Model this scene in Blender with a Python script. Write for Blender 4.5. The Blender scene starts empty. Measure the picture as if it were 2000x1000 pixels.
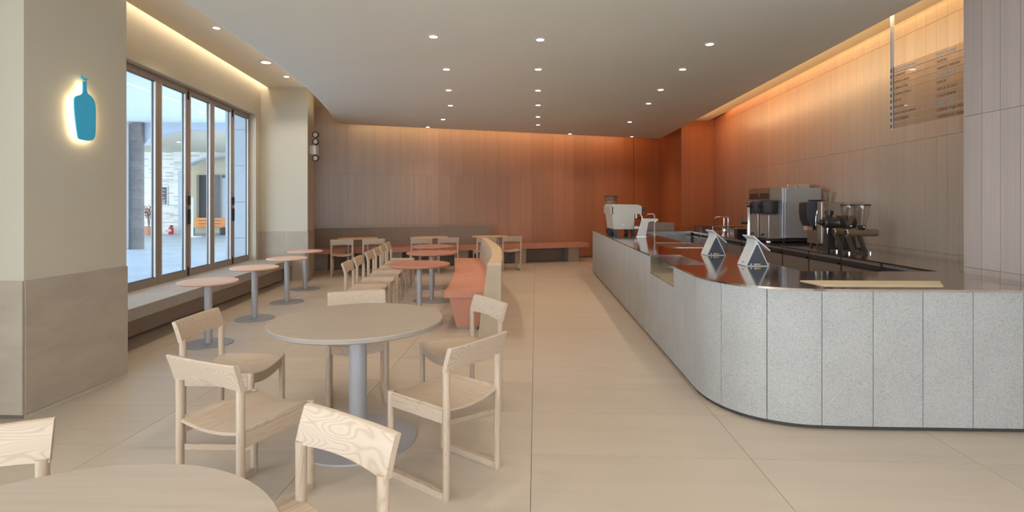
import bpy, bmesh, math, random
from mathutils import Vector, Matrix
random.seed(7)
PI = math.pi
sc = bpy.context.scene
COL = sc.collection

# ---------------------------------------------------------------- camera, world, exposure
cd = bpy.data.cameras.new('camera'); cam = bpy.data.objects.new('camera', cd); COL.objects.link(cam)
cam.location = (0, 0, 1.45); cam.rotation_euler = (PI/2, 0, 0)
cd.sensor_width = 36; cd.lens = 36*1030/2000; cd.shift_y = -0.0505; cd.clip_end = 200
sc.camera = cam
sc.view_settings.view_transform = 'Standard'; sc.view_settings.look = 'None'
sc.view_settings.gamma = 1; sc.view_settings.use_curve_mapping = False
sc.view_settings.exposure = 0.48
w = bpy.data.worlds.new('world'); sc.world = w; w.use_nodes = True
WB = w.node_tree.nodes['Background']
WB.inputs[0].default_value = (0.80, 0.90, 1.0, 1); WB.inputs[1].default_value = 4.8
try:
    sc.cycles.use_denoising = True
    sc.cycles.max_bounces = 8; sc.cycles.diffuse_bounces = 5; sc.cycles.glossy_bounces = 4
    sc.cycles.transparent_max_bounces = 12; sc.cycles.sample_clamp_indirect = 4
    sc.cycles.caustics_reflective = False; sc.cycles.caustics_refractive = False
except Exception:
    pass
WARM = (1.0, 0.80, 0.58)
SPOT_W, SLOT_W, COVE_W = 24.0, 2.4, 2.6

# ---------------------------------------------------------------- materials
M = {}
def newmat(name):
    m = bpy.data.materials.new(name); m.use_nodes = True
    nt = m.node_tree; b = nt.nodes['Principled BSDF']; M[name] = m
    return m, nt, b
def N(nt, t, **kw):
    n = nt.nodes.new(t)
    for k, v in kw.items(): setattr(n, k, v)
    return n
def plain(name, col, rough=.5, metal=0, spec=.5, emit=None, es=0, coat=0):
    m, nt, b = newmat(name)
    b.inputs['Base Color'].default_value = (*col, 1); b.inputs['Roughness'].default_value = rough
    b.inputs['Metallic'].default_value = metal; b.inputs['Specular IOR Level'].default_value = spec
    if coat: b.inputs['Coat Weight'].default_value = coat
    if emit: b.inputs['Emission Color'].default_value = (*emit, 1); b.inputs['Emission Strength'].default_value = es
    return m
def coords(nt, scale=(1, 1, 1), kind='Object', rnd=True):
    tc = N(nt, 'ShaderNodeTexCoord'); mp = N(nt, 'ShaderNodeMapping')
    mp.inputs['Scale'].default_value = scale
    nt.links.new(tc.outputs[kind], mp.inputs['Vector'])
    if rnd:
        oi = N(nt, 'ShaderNodeObjectInfo'); mu = N(nt, 'ShaderNodeMath', operation='MULTIPLY')
        mu.inputs[1].default_value = 37.0
        nt.links.new(oi.outputs['Random'], mu.inputs[0]); nt.links.new(mu.outputs[0], mp.inputs['Location'])
    return mp.outputs['Vector']
def ramp(nt, fac, stops):
    r = N(nt, 'ShaderNodeValToRGB'); e = r.color_ramp.elements
    while len(e) < len(stops): e.new(0.5)
    for i, (p, c) in enumerate(stops): e[i].position = p; e[i].color = (*c, 1)
    nt.links.new(fac, r.inputs[0]); return r.outputs[0]
def bump(nt, b, h, strength=.2, dist=.002):
    bp = N(nt, 'ShaderNodeBump'); bp.inputs['Strength'].default_value = strength; bp.inputs['Distance'].default_value = dist
    nt.links.new(h, bp.inputs['Height']); nt.links.new(bp.outputs[0], b.inputs['Normal'])
def noise(nt, vec, scale, detail=4, rough=.5, dist=0):
    n = N(nt, 'ShaderNodeTexNoise'); n.inputs['Scale'].default_value = scale; n.inputs['Detail'].default_value = detail
    n.inputs['Roughness'].default_value = rough; n.inputs['Distortion'].default_value = dist
    nt.links.new(vec, n.inputs['Vector']); return n.outputs[0]
def noisy(name, c0, c1, scale=(1, 1, 1), s=5, detail=5, rough=.5, lo=.35, hi=.65, bs=.1, kind='Object', metal=0, spec=.5, rnd=True, coat=0):
    m, nt, b = newmat(name); v = coords(nt, scale, kind, rnd); n = noise(nt, v, s, detail)
    nt.links.new(ramp(nt, n, [(lo, c0), (hi, c1)]), b.inputs['Base Color'])
    b.inputs['Roughness'].default_value = rough; b.inputs['Metallic'].default_value = metal
    b.inputs['Specular IOR Level'].default_value = spec
    if coat: b.inputs['Coat Weight'].default_value = coat
    if bs: bump(nt, b, n, bs)
    return m
def ash(name, scale, rings=115):
    m, nt, b = newmat(name); v = coords(nt, scale)
    n = noise(nt, v, 1.0, 1.2, .4, .3)
    mu = N(nt, 'ShaderNodeMath', operation='MULTIPLY'); mu.inputs[1].default_value = rings; nt.links.new(n, mu.inputs[0])
    si = N(nt, 'ShaderNodeMath', operation='SINE'); nt.links.new(mu.outputs[0], si.inputs[0])
    ma = N(nt, 'ShaderNodeMapRange'); ma.inputs[1].default_value = -1; ma.inputs[2].default_value = 1
    nt.links.new(si.outputs[0], ma.inputs[0])
    nt.links.new(ramp(nt, ma.outputs[0], [(0.0, (.44, .325, .235)), (.35, (.49, .38, .28)), (1, (.515, .40, .30))]), b.inputs['Base Color'])
    b.inputs['Roughness'].default_value = .5; b.inputs['Specular IOR Level'].default_value = .35
    bump(nt, b, ma.outputs[0], .06)
    return m
ash('ash_x', (3.0, 9, 9), 210); ash('ash_y', (24, 1.3, 24)); ash('ash_z', (22, 22, 1.2))
def veneer(name='veneer'):
    m, nt, b = newmat(name); v = coords(nt, (60, 60, .8)); n = noise(nt, v, 1.5, 5, .6)
    v2 = coords(nt, (7, 7, .05), 'Object', True); n2 = noise(nt, v2, 1.3, 2, .5)
    oi = N(nt, 'ShaderNodeObjectInfo')
    r = ramp(nt, n, [(.3, (.92, .92, .92)), (.7, (1.04, 1.04, 1.04))])
    r2 = ramp(nt, n2, [(.35, (.96, .96, .96)), (.65, (1.03, 1.03, 1.03))])
    mx = N(nt, 'ShaderNodeMix', data_type='RGBA', blend_type='MULTIPLY'); mx.inputs[0].default_value = 1
    mx2 = N(nt, 'ShaderNodeMix', data_type='RGBA', blend_type='MULTIPLY'); mx2.inputs[0].default_value = 1
    nt.links.new(oi.outputs['Color'], mx.inputs[6]); nt.links.new(r, mx.inputs[7])
    nt.links.new(mx.outputs[2], mx2.inputs[6]); nt.links.new(r2, mx2.inputs[7])
    nt.links.new(mx2.outputs[2], b.inputs['Base Color'])
    b.inputs['Roughness'].default_value = .36; b.inputs['Specular IOR Level'].default_value = .55
    bump(nt, b, n, .12, .001)
veneer()
def tilemat(name, cols, scale, s, rough=.42, varr=.06):
    m, nt, b = newmat(name); v = coords(nt, scale); n = noise(nt, v, s, 7, .6, .6)
    c = ramp(nt, n, cols)
    oi = N(nt, 'ShaderNodeObjectInfo'); mr = N(nt, 'ShaderNodeMapRange')
    mr.inputs[3].default_value = 1-varr; mr.inputs[4].default_value = 1+varr
    nt.links.new(oi.outputs['Random'], mr.inputs[0])
    hs = N(nt, 'ShaderNodeHueSaturation'); nt.links.new(mr.outputs[0], hs.inputs['Value']); nt.links.new(c, hs.inputs['Color'])
    nt.links.new(hs.outputs[0], b.inputs['Base Color']); b.inputs['Roughness'].default_value = rough
    bump(nt, b, n, .05)
tilemat('floor_tile', [(.25, (.475, .395, .312)), (.5, (.51, .428, .342)), (.8, (.54, .453, .362))], (.8, 5, 1), 1.4, .36, .035)
tilemat('stone', [(.25, (.37, .31, .245)), (.6, (.43, .36, .285)), (.85, (.46, .39, .315))], (2, 2, 5), 1.5, .5, .03)
tilemat('ext_stone', [(.3, (.15, .135, .125)), (.7, (.21, .19, .175))], (2, 2, 2), 2, .7, .08)
tilemat('ext_panel', [(.3, (.42, .47, .52)), (.7, (.47, .52, .57))], (2, 2, 2), 1, .6, .03)
def granite(name='granite', a=(.38, .37, .35), d=(.23, .225, .215), l=(.48, .47, .45)):
    m, nt, b = newmat(name); v = coords(nt, (1, 1, 1))
    vo = N(nt, 'ShaderNodeTexVoronoi'); vo.inputs['Scale'].default_value = 250; nt.links.new(v, vo.inputs['Vector'])
    bw = N(nt, 'ShaderNodeSeparateColor'); nt.links.new(vo.outputs['Color'], bw.inputs[0])
    n = noise(nt, v, 3, 3)
    c = ramp(nt, bw.outputs[0], [(0, d), (.16, a), (.8, a), (1, l)])
    r2 = ramp(nt, n, [(.3, (.93, .93, .93)), (.7, (1.04, 1.04, 1.04))])
    mx = N(nt, 'ShaderNodeMix', data_type='RGBA', blend_type='MULTIPLY'); mx.inputs[0].default_value = 1
    nt.links.new(c, mx.inputs[6]); nt.links.new(r2, mx.inputs[7]); nt.links.new(mx.outputs[2], b.inputs['Base Color'])
    b.inputs['Roughness'].default_value = .6; b.inputs['Specular IOR Level'].default_value = .35
granite()
granite('granite_ledge', (.40, .375, .34), (.26, .24, .22), (.50, .47, .43))
noisy('paint_cream', (.53, .48, .38), (.545, .495, .395), s=2, rough=.65, bs=.0, spec=.3)
noisy('paint_ceiling', (.80, .81, .74), (.82, .83, .76), s=1, rough=.7, bs=0, spec=.25)
noisy('paint_upper', (.78, .68, .52), (.79, .69, .53), s=1, rough=.7, bs=0, spec=.25)
noisy('laminate_taupe', (.385, .31, .245), (.42, .34, .27), (1.2, 22, 22), 2, 4, .45, bs=.04)
noisy('laminate_edge', (.29, .25, .21), (.33, .285, .24), (2, 2, 30), 2, 4, .5, bs=.04)
noisy('table_peach', (.66, .44, .34), (.70, .48, .37), (1.2, 22, 22), 2, 4, .45, bs=.02)
noisy('table_red', (.40, .155, .105), (.43, .175, .12), s=4, rough=.4, bs=.02)
noisy('table_honey', (.60, .36, .20), (.66, .41, .24), (1.2, 22, 22), 2, 4, .42, bs=.02)
noisy('seat_terracotta', (.50, .215, .135), (.54, .235, .15), s=6, rough=.6, bs=.05)
noisy('bench_terracotta', (.52, .22, .14), (.56, .245, .155), s=6, rough=.5, bs=.05)
noisy('back_beige', (.45, .345, .24), (.48, .37, .26), s=8, rough=.7, bs=.05)
noisy('back_cap', (.56, .40, .25), (.60, .43, .27), (2, 20, 20), s=2, rough=.5, bs=.05)
noisy('backrest_taupe', (.26, .20, .15), (.285, .22, .165), (1, 1, 1), s=6, rough=.8, bs=.05)
noisy('bench_block', (.32, .26, .205), (.36, .29, .23), s=6, rough=.7, bs=.05)
plain('metal_lilac', (.40, .39, .40), .42, .15)
plain('metal_base', (.30, .29, .285), .45, .2)
noisy('steel', (.50, .47, .44), (.58, .55, .52), (1, 40, 1), 3, 4, .13, bs=0, metal=1, rnd=False)
noisy('steel_top', (.62, .555, .50), (.67, .60, .545), (2, 30, 1), 2, 3, .10, bs=0, metal=1, rnd=False)
noisy('steel_door', (.30, .245, .215), (.34, .28, .245), (30, 30, 1), 3, 4, .32, bs=0, metal=.35)
noisy('steel_brush', (.56, .55, .545), (.66, .65, .64), (2, 2, 60), 3, 4, .22, bs=0, metal=1)
noisy('bronze_steel', (.40, .33, .26), (.47, .39, .31), (2, 2, 60), 3, 4, .28, bs=0, metal=1)
plain('stand_dark', (.085, .07, .06), .45, .3)
plain('steel_panel', (.40, .395, .40), .38, .45)
plain('chrome', (.80, .80, .80), .08, 1)
plain('black', (.018, .017, .018), .38)
plain('black_soft', (.035, .033, .034), .6)
plain('charcoal', (.055, .058, .075), .55)
plain('grinder_black', (.045, .038, .034), .32, .3)
plain('white_gloss', (.66, .655, .63), .25)
plain('white_matt', (.70, .69, .65), .5)
plain('cream_matt', (.70, .56, .37), .5)
plain('machine_white', (.54, .52, .45), .3)
plain('machine_blush', (.50, .42, .36), .35)
plain('yellow', (.75, .48, .03), .5)
plain('dark_gap', (.05, .042, .036), .7)
plain('baseboard', (.16, .125, .10), .5)
plain('window_alu', (.34, .29, .25), .42, .35)
plain('window_bead', (.62, .62, .64), .4, .1)
plain('gasket', (.05, .055, .06), .5)
plain('blue_logo', (.05, .50, .80), .45)
plain('halo', (1, .93, .72), .5, emit=(1, .84, .52), es=9)
plain('led', (1, .9, .75), .5, emit=(1, .8, .55), es=4)
plain('lamp_glow', (1, 1, 1), .5, emit=(1, .93, .82), es=14)
plain('blue_text', (.12, .45, .68), .5)
plain('dark_text', (.05, .035, .03), .5)
plain('rail_white', (.58, .54, .50), .4)
plain('red_ext', (.65, .03, .03), .35)
plain('ext_white', (.74, .78, .82), .7)
plain('ext_soffit', (.60, .54, .42), .7)
plain('ext_orange', (.72, .27, .06), .6)
plain('ext_dark', (.045, .05, .06), .3)
plain('ext_plaque', (.10, .07, .085), .5)
plain('pot_clay', (.52, .26, .17), .7)
plain('leaf_red', (.28, .11, .06), .7)
plain('leaf_green', (.12, .16, .06), .7)
noisy('ext_ground', (.38, .45, .52), (.46, .53, .60), s=.8, rough=.45, bs=0, rnd=False)
def glass(name, tint=(1, 1, 1), gl=.08, rough=.0):
    m, nt, b = newmat(name); out = nt.nodes['Material Output']; nt.nodes.remove(b)
    t = N(nt, 'ShaderNodeBsdfTransparent'); t.inputs[0].default_value = (*tint, 1)
    g = N(nt, 'ShaderNodeBsdfGlossy'); g.inputs['Roughness'].default_value = rough
    fr = N(nt, 'ShaderNodeLayerWeight'); fr.inputs[0].default_value = .5
    pw = N(nt, 'ShaderNodeMath', operation='POWER'); pw.inputs[1].default_value = 5; nt.links.new(fr.outputs['Facing'], pw.inputs[0])
    ad = N(nt, 'ShaderNodeMath', operation='MULTIPLY_ADD'); ad.inputs[1].default_value = .35; ad.inputs[2].default_value = gl
    mx = N(nt, 'ShaderNodeMixShader'); nt.links.new(pw.outputs[0], ad.inputs[0]); nt.links.new(ad.outputs[0], mx.inputs[0])
    nt.links.new(t.outputs[0], mx.inputs[1]); nt.links.new(g.outputs[0], mx.inputs[2]); nt.links.new(mx.outputs[0], out.inputs[0])
glass('glass_window', (.93, .97, 1.0), .015)
glass('glass_case', (.90, .92, .91), .16)
glass('glass_hopper', (.95, .94, .93), .12, .05)
glass('acrylic', (.90, .86, .82), .05)
def brickmat():
    m, nt, b = newmat('ext_brick'); v = coords(nt, (1, 1, 1), 'Object', False)
    sx = N(nt, 'ShaderNodeSeparateXYZ'); cx = N(nt, 'ShaderNodeCombineXYZ')
    nt.links.new(v, sx.inputs[0]); nt.links.new(sx.outputs[0], cx.inputs[0]); nt.links.new(sx.outputs[2], cx.inputs[1])
    br = N(nt, 'ShaderNodeTexBrick'); nt.links.new(cx.outputs[0], br.inputs['Vector'])
    br.inputs['Color1'].default_value = (.80, .77, .70, 1); br.inputs['Color2'].default_value = (.30, .22, .16, 1)
    br.inputs['Mortar'].default_value = (.78, .78, .76, 1); br.inputs['Scale'].default_value = 1
    br.inputs['Brick Width'].default_value = .42; br.inputs['Row Height'].default_value = .085
    br.inputs['Mortar Size'].default_value = .008; br.inputs['Bias'].default_value = -.45
    nt.links.new(br.outputs[0], b.inputs['Base Color']); b.inputs['Roughness'].default_value = .8
    bump(nt, b, br.outputs['Fac'], -.3, .01)
brickmat()

# ---------------------------------------------------------------- helpers
def mesh(name, bm, bev=0, smooth=False, seg=2):
    if bev:
        bmesh.ops.bevel(bm, geom=[e for e in bm.edges if not e.smooth or len(e.link_faces) == 2 and e.calc_face_angle(0) > .6],
                        offset=bev, segments=seg, profile=.5, affect='EDGES', clamp_overlap=True)
    bmesh.ops.recalc_face_normals(bm, faces=bm.faces[:])
    me = bpy.data.meshes.new(name); bm.to_mesh(me); bm.free()
    if smooth:
        me.polygons.foreach_set('use_smooth', [True]*len(me.polygons))
        try: me.set_sharp_from_angle(angle=math.radians(38))
        except Exception: pass
    return me
def obj(name, bm, mat, parent=None, bev=0, smooth=False, loc=None, seg=2):
    me = bm if isinstance(bm, bpy.types.Mesh) else mesh(name, bm, bev, smooth, seg)
    if mat and not me.materials: me.materials.append(M[mat])
    o = bpy.data.objects.new(name, me); COL.objects.link(o)
    if parent: o.parent = parent
    if loc: o.location = loc
    return o
def tag(o, label=None, cat=None, group=None, kind=None):
    if label: o['label'] = label
    if cat: o['category'] = cat
    if group: o['group'] = group
    if kind: o['kind'] = kind
    return o
def thing(name, label, cat, loc=(0, 0, 0), rz=0, group=None):
    o = bpy.data.objects.new(name, None); COL.objects.link(o); o.empty_display_size = .1
    o.location = loc; o.rotation_euler = (0, 0, rz)
    return tag(o, label, cat, group)
def struct(name, bm, mat, **k):
    return tag(obj(name, bm, mat, **k), kind='structure')
def kids(o): return [c for c in COL.objects if c.parent == o]
def copy_tree(o, loc=None, rz=None, label=None, group=None):
    def rec(a, par):
        c = a.copy(); COL.objects.link(c)
        if par: c.parent = par
        for k in list(a.children): rec(k, c)
        return c
    c = rec(o, None)
    if loc is not None: c.location = loc
    if rz is not None: c.rotation_euler = (0, 0, rz)
    if label: c['label'] = label
    if group: c['group'] = group
    return c
def box(bm, x0, y0, z0, x1, y1, z1):
    v = [bm.verts.new((x, y, z)) for z in (z0, z1) for x, y in ((x0, y0), (x1, y0), (x1, y1), (x0, y1))]
    for f in ((0, 3, 2, 1), (4, 5, 6, 7), (0, 1, 5, 4), (1, 2, 6, 5), (2, 3, 7, 6), (3, 0, 4, 7)):
        bm.faces.new([v[i] for i in f])
    return bm
def bx(x0, y0, z0, x1, y1, z1): return box(bmesh.new(), x0, y0, z0, x1, y1, z1)
def prism(pts, z0, z1, bm=None, top=None):
    bm = bm or bmesh.new(); n = len(pts); tp = top or pts
    a = [bm.verts.new((x, y, z0)) for x, y in pts]; b = [bm.verts.new((x, y, z1)) for x, y in tp]
    bm.faces.new(a[::-1]); bm.faces.new(b)
    for i in range(n): bm.faces.new((a[i], a[(i+1) % n], b[(i+1) % n], b[i]))
    return bm
def loft(rings, bm=None, cap=True, closed=True):
    bm = bm or bmesh.new(); R = [[bm.verts.new(p) for p in r] for r in rings]; n = len(rings[0])
    for a, b in zip(R, R[1:]):
        for i in range(n if closed else n-1):
            j = (i+1) % n
            bm.faces.new((a[i], a[j], b[j], b[i]))
    if cap and closed: bm.faces.new(R[0][::-1]); bm.faces.new(R[-1])
    return bm
def lathe(prof, n=24, bm=None, c=(0, 0, 0), cap=True):
    rings = [[(c[0]+r*math.cos(2*PI*i/n), c[1]+r*math.sin(2*PI*i/n), c[2]+z) for i in range(n)] for r, z in prof]
    return loft(rings, bm, cap)
def tube(path, r, n=10, bm=None):
    P = [Vector(p) for p in path]; rings = []
    for i, p in enumerate(P):
        t = (P[min(i+1, len(P)-1)]-P[max(i-1, 0)]).normalized()
        u = t.cross(Vector((0, 0, 1)) if abs(t.z) < .9 else Vector((1, 0, 0))).normalized(); v = t.cross(u)
        rr = r[i] if isinstance(r, (list, tuple)) else r
        rings.append([p+(u*math.cos(2*PI*k/n)+v*math.sin(2*PI*k/n))*rr for k in range(n)])
    return loft(rings, bm)
def quadbox(p0, p1, off, z0, z1, bm=None):
    """wall slab from p0 to p1, thickness off to the left of the direction"""
    (x0, y0), (x1, y1) = p0, p1; L = math.hypot(x1-x0, y1-y0); nx, ny = -(y1-y0)/L*off, (x1-x0)/L*off
    return prism([p0, p1, (x1+nx, y1+ny), (x0+nx, y0+ny)], z0, z1, bm)
def text(name, s, size, mat, parent, mw, depth=.0006):
    cu = bpy.data.curves.new('t', 'FONT'); cu.body = s; cu.size = size; cu.extrude = depth; cu.resolution_u = 2
    t = bpy.data.objects.new('t', cu); COL.objects.link(t)
    me = bpy.data.meshes.new_from_object(t.evaluated_get(bpy.context.evaluated_depsgraph_get()))
    bpy.data.objects.remove(t); bpy.data.curves.remove(cu)
    me.name = name; me.materials.clear(); me.materials.append(M[mat]); me.transform(mw)
    return obj(name, me, None, parent)
def light(kind, name, loc, energy, color, rot=(0, 0, 0), **k):
    d = bpy.data.lights.new(name, kind); d.energy = energy; d.color = color
    for a, b in k.items(): setattr(d, a, b)
    o = bpy.data.objects.new(name, d); COL.objects.link(o); o.location = loc; o.rotation_euler = rot
    return o
def strip_light(name, a, b, width, wpm, color, aim):
    """LED strip as area light from a to b, emitting along aim"""
    a, b, aim = Vector(a), Vector(b), Vector(aim).normalized(); L = (b-a).length
    x = (b-a).normalized(); z = -aim; z = (z - x*z.dot(x)).normalized(); y = z.cross(x)
    o = light('AREA', name, (a+b)/2, wpm*L, color, shape='RECTANGLE', size=L, size_y=width)
    o.matrix_world = Matrix.Translation((a+b)/2) @ Matrix((x, y, z)).transposed().to_4x4()
    return o

# ================================================================ ROOM SHELL
def WX(Y): return -3.744-.1*Y                 # interior face of the window wall
# floor: large tiles laid along the room's axis
fl = struct('floor', prism([(-4.95, -2.7), (4.9, -2.7), (5.6, 16.2), (-5.6, 12.6)], -.12, -.004), 'dark_gap')
TW, TD = 1.25, .62
tb = bx(0.0015, 0.0015, -.03, TW-.0015, TD-.0015, 0); tme = mesh('tile', tb, .0015, seg=1); tme.materials.append(M['floor_tile'])
ang = -math.atan(.045)
rot = Matrix.Rotation(ang, 3, 'Z')
nt_ = 0
for i in range(-4, 5):
    for j in range(-5, 26):
        p = rot @ Vector((-.025+i*TW, j*TD-.04+(0 if i % 2 else 0), 0))
        cx, cy = p.x+TW/2, p.y+TD/2
        if cx < WX(cy)-.45 or cx > 4.9 or cy > 14.6+.345*(cx-2.2)+.5 or cy < -2.7: continue
        t = obj('tile', tme, None, fl, loc=p); t.rotation_euler = (0, 0, ang); nt_ += 1
# window wall (left)
OZ0, OZ1, OY0, OY1 = .42, 3.10, 4.56, 9.71
def wl(y0, y1, z0, z1, bm=None): return quadbox((WX(y0), y0), (WX(y1), y1), .135, z0, z1, bm)
b = wl(4.45, 12.6, OZ1, 4.05); wl(OY1, 12.6, 0, OZ1, b); wl(4.45, OY0, 0, OZ1, b); wl(OY0, OY1, -.1, OZ0-.04, b)
struct('wall_left', b, 'paint_cream')
# stone wainscot panel on the wall return
o = obj('wainscot_panel', quadbox((WX(9.73)+.012, 9.73), (WX(9.945)+.012, 9.945), .012, .42, .94), 'stone'); tag(o, kind='structure'); o.name = 'trim_1'
# storefront left of and behind the camera (the light comes in here)
b = bx(-4.75, -2.75, 3.1, -4.15, 3.6, 4.05); box(b, -4.45, -2.75, 0, -4.15, -2.3, 3.1); box(b, -4.45, 1.4, -.1, -4.15, 3.6, 3.1)  # solid stretch by the near pillar is added, unseen, to cut daylight on it
struct('wall_front', box(box(bmesh.new(), -4.45, -2.9, 3.1, 3.7, -2.65, 4.05), -4.45, -2.9, -.1, 3.7, -2.65, .25), 'paint_cream')
struct('wall_side', b, 'paint_cream')
wn = struct('window_2', bx(-4.45, -2.85, .25, 3.6, -2.75, .31), 'window_alu')
for k in range(9):
    x = -4.4+k*1.0; obj('mullion', bx(x-.03, -2.85, .31, x+.03, -2.75, 3.1), 'window_alu', wn)
wn = struct('window_3', bx(-4.35, -2.3, .0, -4.28, 1.4, .08), 'window_alu')
for k in range(4):
    y = -2.27+k*.965; obj('mullion', bx(-4.35, y-.03, .08, -4.28, y+.03, 3.1), 'window_alu', wn)
# back wall and right wall bodies
BW0, BD = Vector((2.18, 14.4)), Vector((.945, .327))
def BWp(t, n=0): return (BW0.x+BD.x*t+BD.y*n*-1*-1, BW0.y+BD.y*t-BD.x*n)
tL, tS, tR = -7.9, 1.3, 2.2
struct('wall_back', quadbox(BWp(tL), BWp(3.2), .3, -.1, 4.05), 'baseboard')
struct('wall_right', quadbox((4.90, 12.76), (4.33, 4.2), .3, -.1, 4.05), 'baseboard')
struct('wall_alcove', prism([(4.12, 12.79), (5.3, 12.79), (5.3, 16.2), (4.22, 15.6)], -.1, 4.05), 'baseboard')
struct('wall_corner', prism([(3.64, 4.21), (4.6, 4.21), (4.6, -2.75), (3.64, -2.75)], -.1, 4.05), 'baseboard')
# veneer boards on the walls
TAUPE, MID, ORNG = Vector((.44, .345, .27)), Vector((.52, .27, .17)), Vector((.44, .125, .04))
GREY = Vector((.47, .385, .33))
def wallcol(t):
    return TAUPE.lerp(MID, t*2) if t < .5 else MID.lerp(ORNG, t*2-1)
ROWS = [(.0, .95), (.95, 2.15), (2.15, 3.35), (3.35, 4.04)]
def boards(wname, p0, p1, wd, colf, inset=.012, group=1):
    wall = bpy.data.objects[wname]
    p0, p1 = Vector(p0), Vector(p1); L = (p1-p0).length; d = (p1-p0)/L; n = max(1, round(L/wd)); wd = L/n
    a = math.atan2(d.y, d.x); meshes = []
    for z0, z1 in ROWS:
        gp = .0022 if wname == 'wall_corner' else .001; q = bx(gp, 0, z0+.0015, wd-gp, .02, z1-.0015); me = mesh('board', q, .0018, seg=1); me.materials.append(M['veneer']); meshes.append(me)
    for i in range(n):
        random.seed(int(i//group)*13+hash(wname[5:]) % 1 + len(wname))
        tint = 1+random.uniform(-.07, .07)
        for r, me in enumerate(meshes):
            random.seed(i*7+r*101+len(wname)); q = tint*(1+random.uniform(-.03, .03))
            p = p0+d*wd*i
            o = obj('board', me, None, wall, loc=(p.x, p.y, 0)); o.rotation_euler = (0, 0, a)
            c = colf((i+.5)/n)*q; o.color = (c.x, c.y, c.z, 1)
# boards face the side to the RIGHT of the direction p0 -> p1
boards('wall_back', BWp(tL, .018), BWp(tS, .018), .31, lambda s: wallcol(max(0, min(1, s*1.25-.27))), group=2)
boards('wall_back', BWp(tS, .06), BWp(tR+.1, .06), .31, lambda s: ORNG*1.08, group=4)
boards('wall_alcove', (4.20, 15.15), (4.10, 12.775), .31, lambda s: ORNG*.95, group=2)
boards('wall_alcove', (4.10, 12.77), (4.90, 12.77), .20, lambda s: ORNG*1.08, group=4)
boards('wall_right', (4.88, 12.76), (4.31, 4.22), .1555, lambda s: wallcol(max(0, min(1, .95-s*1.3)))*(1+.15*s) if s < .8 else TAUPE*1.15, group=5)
boards('wall_corner', (3.62, 4.22), (3.62, -.9), .155, lambda s: GREY*1.05, group=1)
boards('wall_corner', (4.33, 4.23), (3.62, 4.23), .155, lambda s: GREY, group=1)
# near pillar with the bottle sign
def pillar(nm, pts, base_pts, mat='paint_cream', h=4.04):
    o = struct(nm, prism(pts, .0, h), mat); return o
pn = pillar('wall_pillar_near', [(-3.30, 3.565), (-3.25, 4.445), (-4.42, 4.52), (-4.42, 3.62)], None)
def panel_on(par, p0, p1, z0, z1, th=.012, mat='stone', nm='stone_panel'):
    return obj(nm, quadbox(p0, p1, -th, z0, z1), mat, par, bev=.0015, seg=1)
panel_on(pn, (-3.30, 3.565), (-3.25, 4.445), .03, .93)
panel_on(pn, (-4.40, 3.618), (-3.295, 3.560), .03, .93)
obj('skirting', quadbox((-3.305, 3.58), (-3.255, 4.43), -.004, 0, .03), 'baseboard', pn)
obj('skirting', quadbox((-4.40, 3.618), (-3.30, 3.566), -.004, 0, .03), 'baseboard', pn)
# far pillar
pf = pillar('wall_pillar_far', [(-3.86, 9.96), (-4.05, 10.78), (-5.0, 10.78), (-4.95, 9.96)], None)
panel_on(pf, (-4.74, 9.96), (-4.30, 9.96), .03, .94); panel_on(pf, (-4.298, 9.96), (-3.855, 9.96), .03, .94)
panel_on(pf, (-3.86, 9.955), (-4.05, 10.78), .03, .94)
obj('skirting', quadbox((-4.74, 9.965), (-3.865, 9.965), -.004, 0, .03), 'baseboard', pf)
obj('skirting', quadbox((-3.865, 9.965), (-4.055, 10.78), -.004, 0, .03), 'baseboard', pf)
# lowered ceiling with a softly rounded rim
CE = [(-2.80, -2.7), (-2.84, 2.0), (-2.87, 4.52), (-2.88, 5.02), (-2.925, 5.8), (-2.985, 6.7), (-3.08, 7.6), (-3.19, 8.42), (-3.33, 9.2), (-3.47, 9.9), (-3.62, 10.6),
      (-3.715, 11.0), (-3.78, 11.28), (-3.79, 11.42), (-3.74, 11.53), (-3.62, 11.60), (-3.40, 11.675), (0, 12.83), (3.96, 14.18), (4.0, 14.16), (3.995, 14.05), (3.57, 4.88), (3.40, -2.7)]
def inset(P, d):
    out = []; n = len(P)
    for i in range(n):
        a, b_, c = Vector(P[i-1]), Vector(P[i]), Vector(P[(i+1) % n])
        e1, e2 = (b_-a).normalized(), (c-b_).normalized(); t = e1+e2
        t = t.normalized() if t.length > 1e-6 else e1
        nn = Vector((t.y, -t.x)); k = d/max(.35, nn.dot(Vector((e1.y, -e1.x)))); out.append((b_.x+nn.x*k, b_.y+nn.y*k))
    return out
rings = [[(x, y, z) for x, y in inset(CE, d)] for d, z in ((.07, 3.20), (.03, 3.207), (.008, 3.222), (0, 3.245), (0, 3.33), (.05, 3.33))]
struct('ceiling', loft(rings), 'paint_ceiling', smooth=True)
# upper ceiling: slots of light stay open along the window wall and along the right wall
S = .12
struct('ceiling_upper', prism([(-4.15-S*0, -2.7), (WX(4.45)+S, 4.45), (WX(9.95)+S, 9.95), (WX(12.6)+S, 12.6), (4.3, 16.3), (4.30, 12.76), (3.85, 4.22), (3.6, 4.2), (3.6, -2.7)], 3.66, 3.72), 'paint_upper')
struct('ceiling_soffit', prism([(3.30, 4.22), (3.95, 14.3), (4.2, 14.3), (4.2, 12.74), (4.86-.10, 12.74), (4.31-.10, 4.26), (3.64, 4.26)], 3.47, 3.66), 'paint_upper')
struct('roof', bx(-5.7, -3.0, 4.04, 5.6, 16.6, 4.2), 'paint_upper')
# baseboard line at the foot of the back wall
struct('baseboard_back', quadbox(BWp(tL, .03), BWp(tS, .03), .008, 0, .05), 'baseboard')

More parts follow.
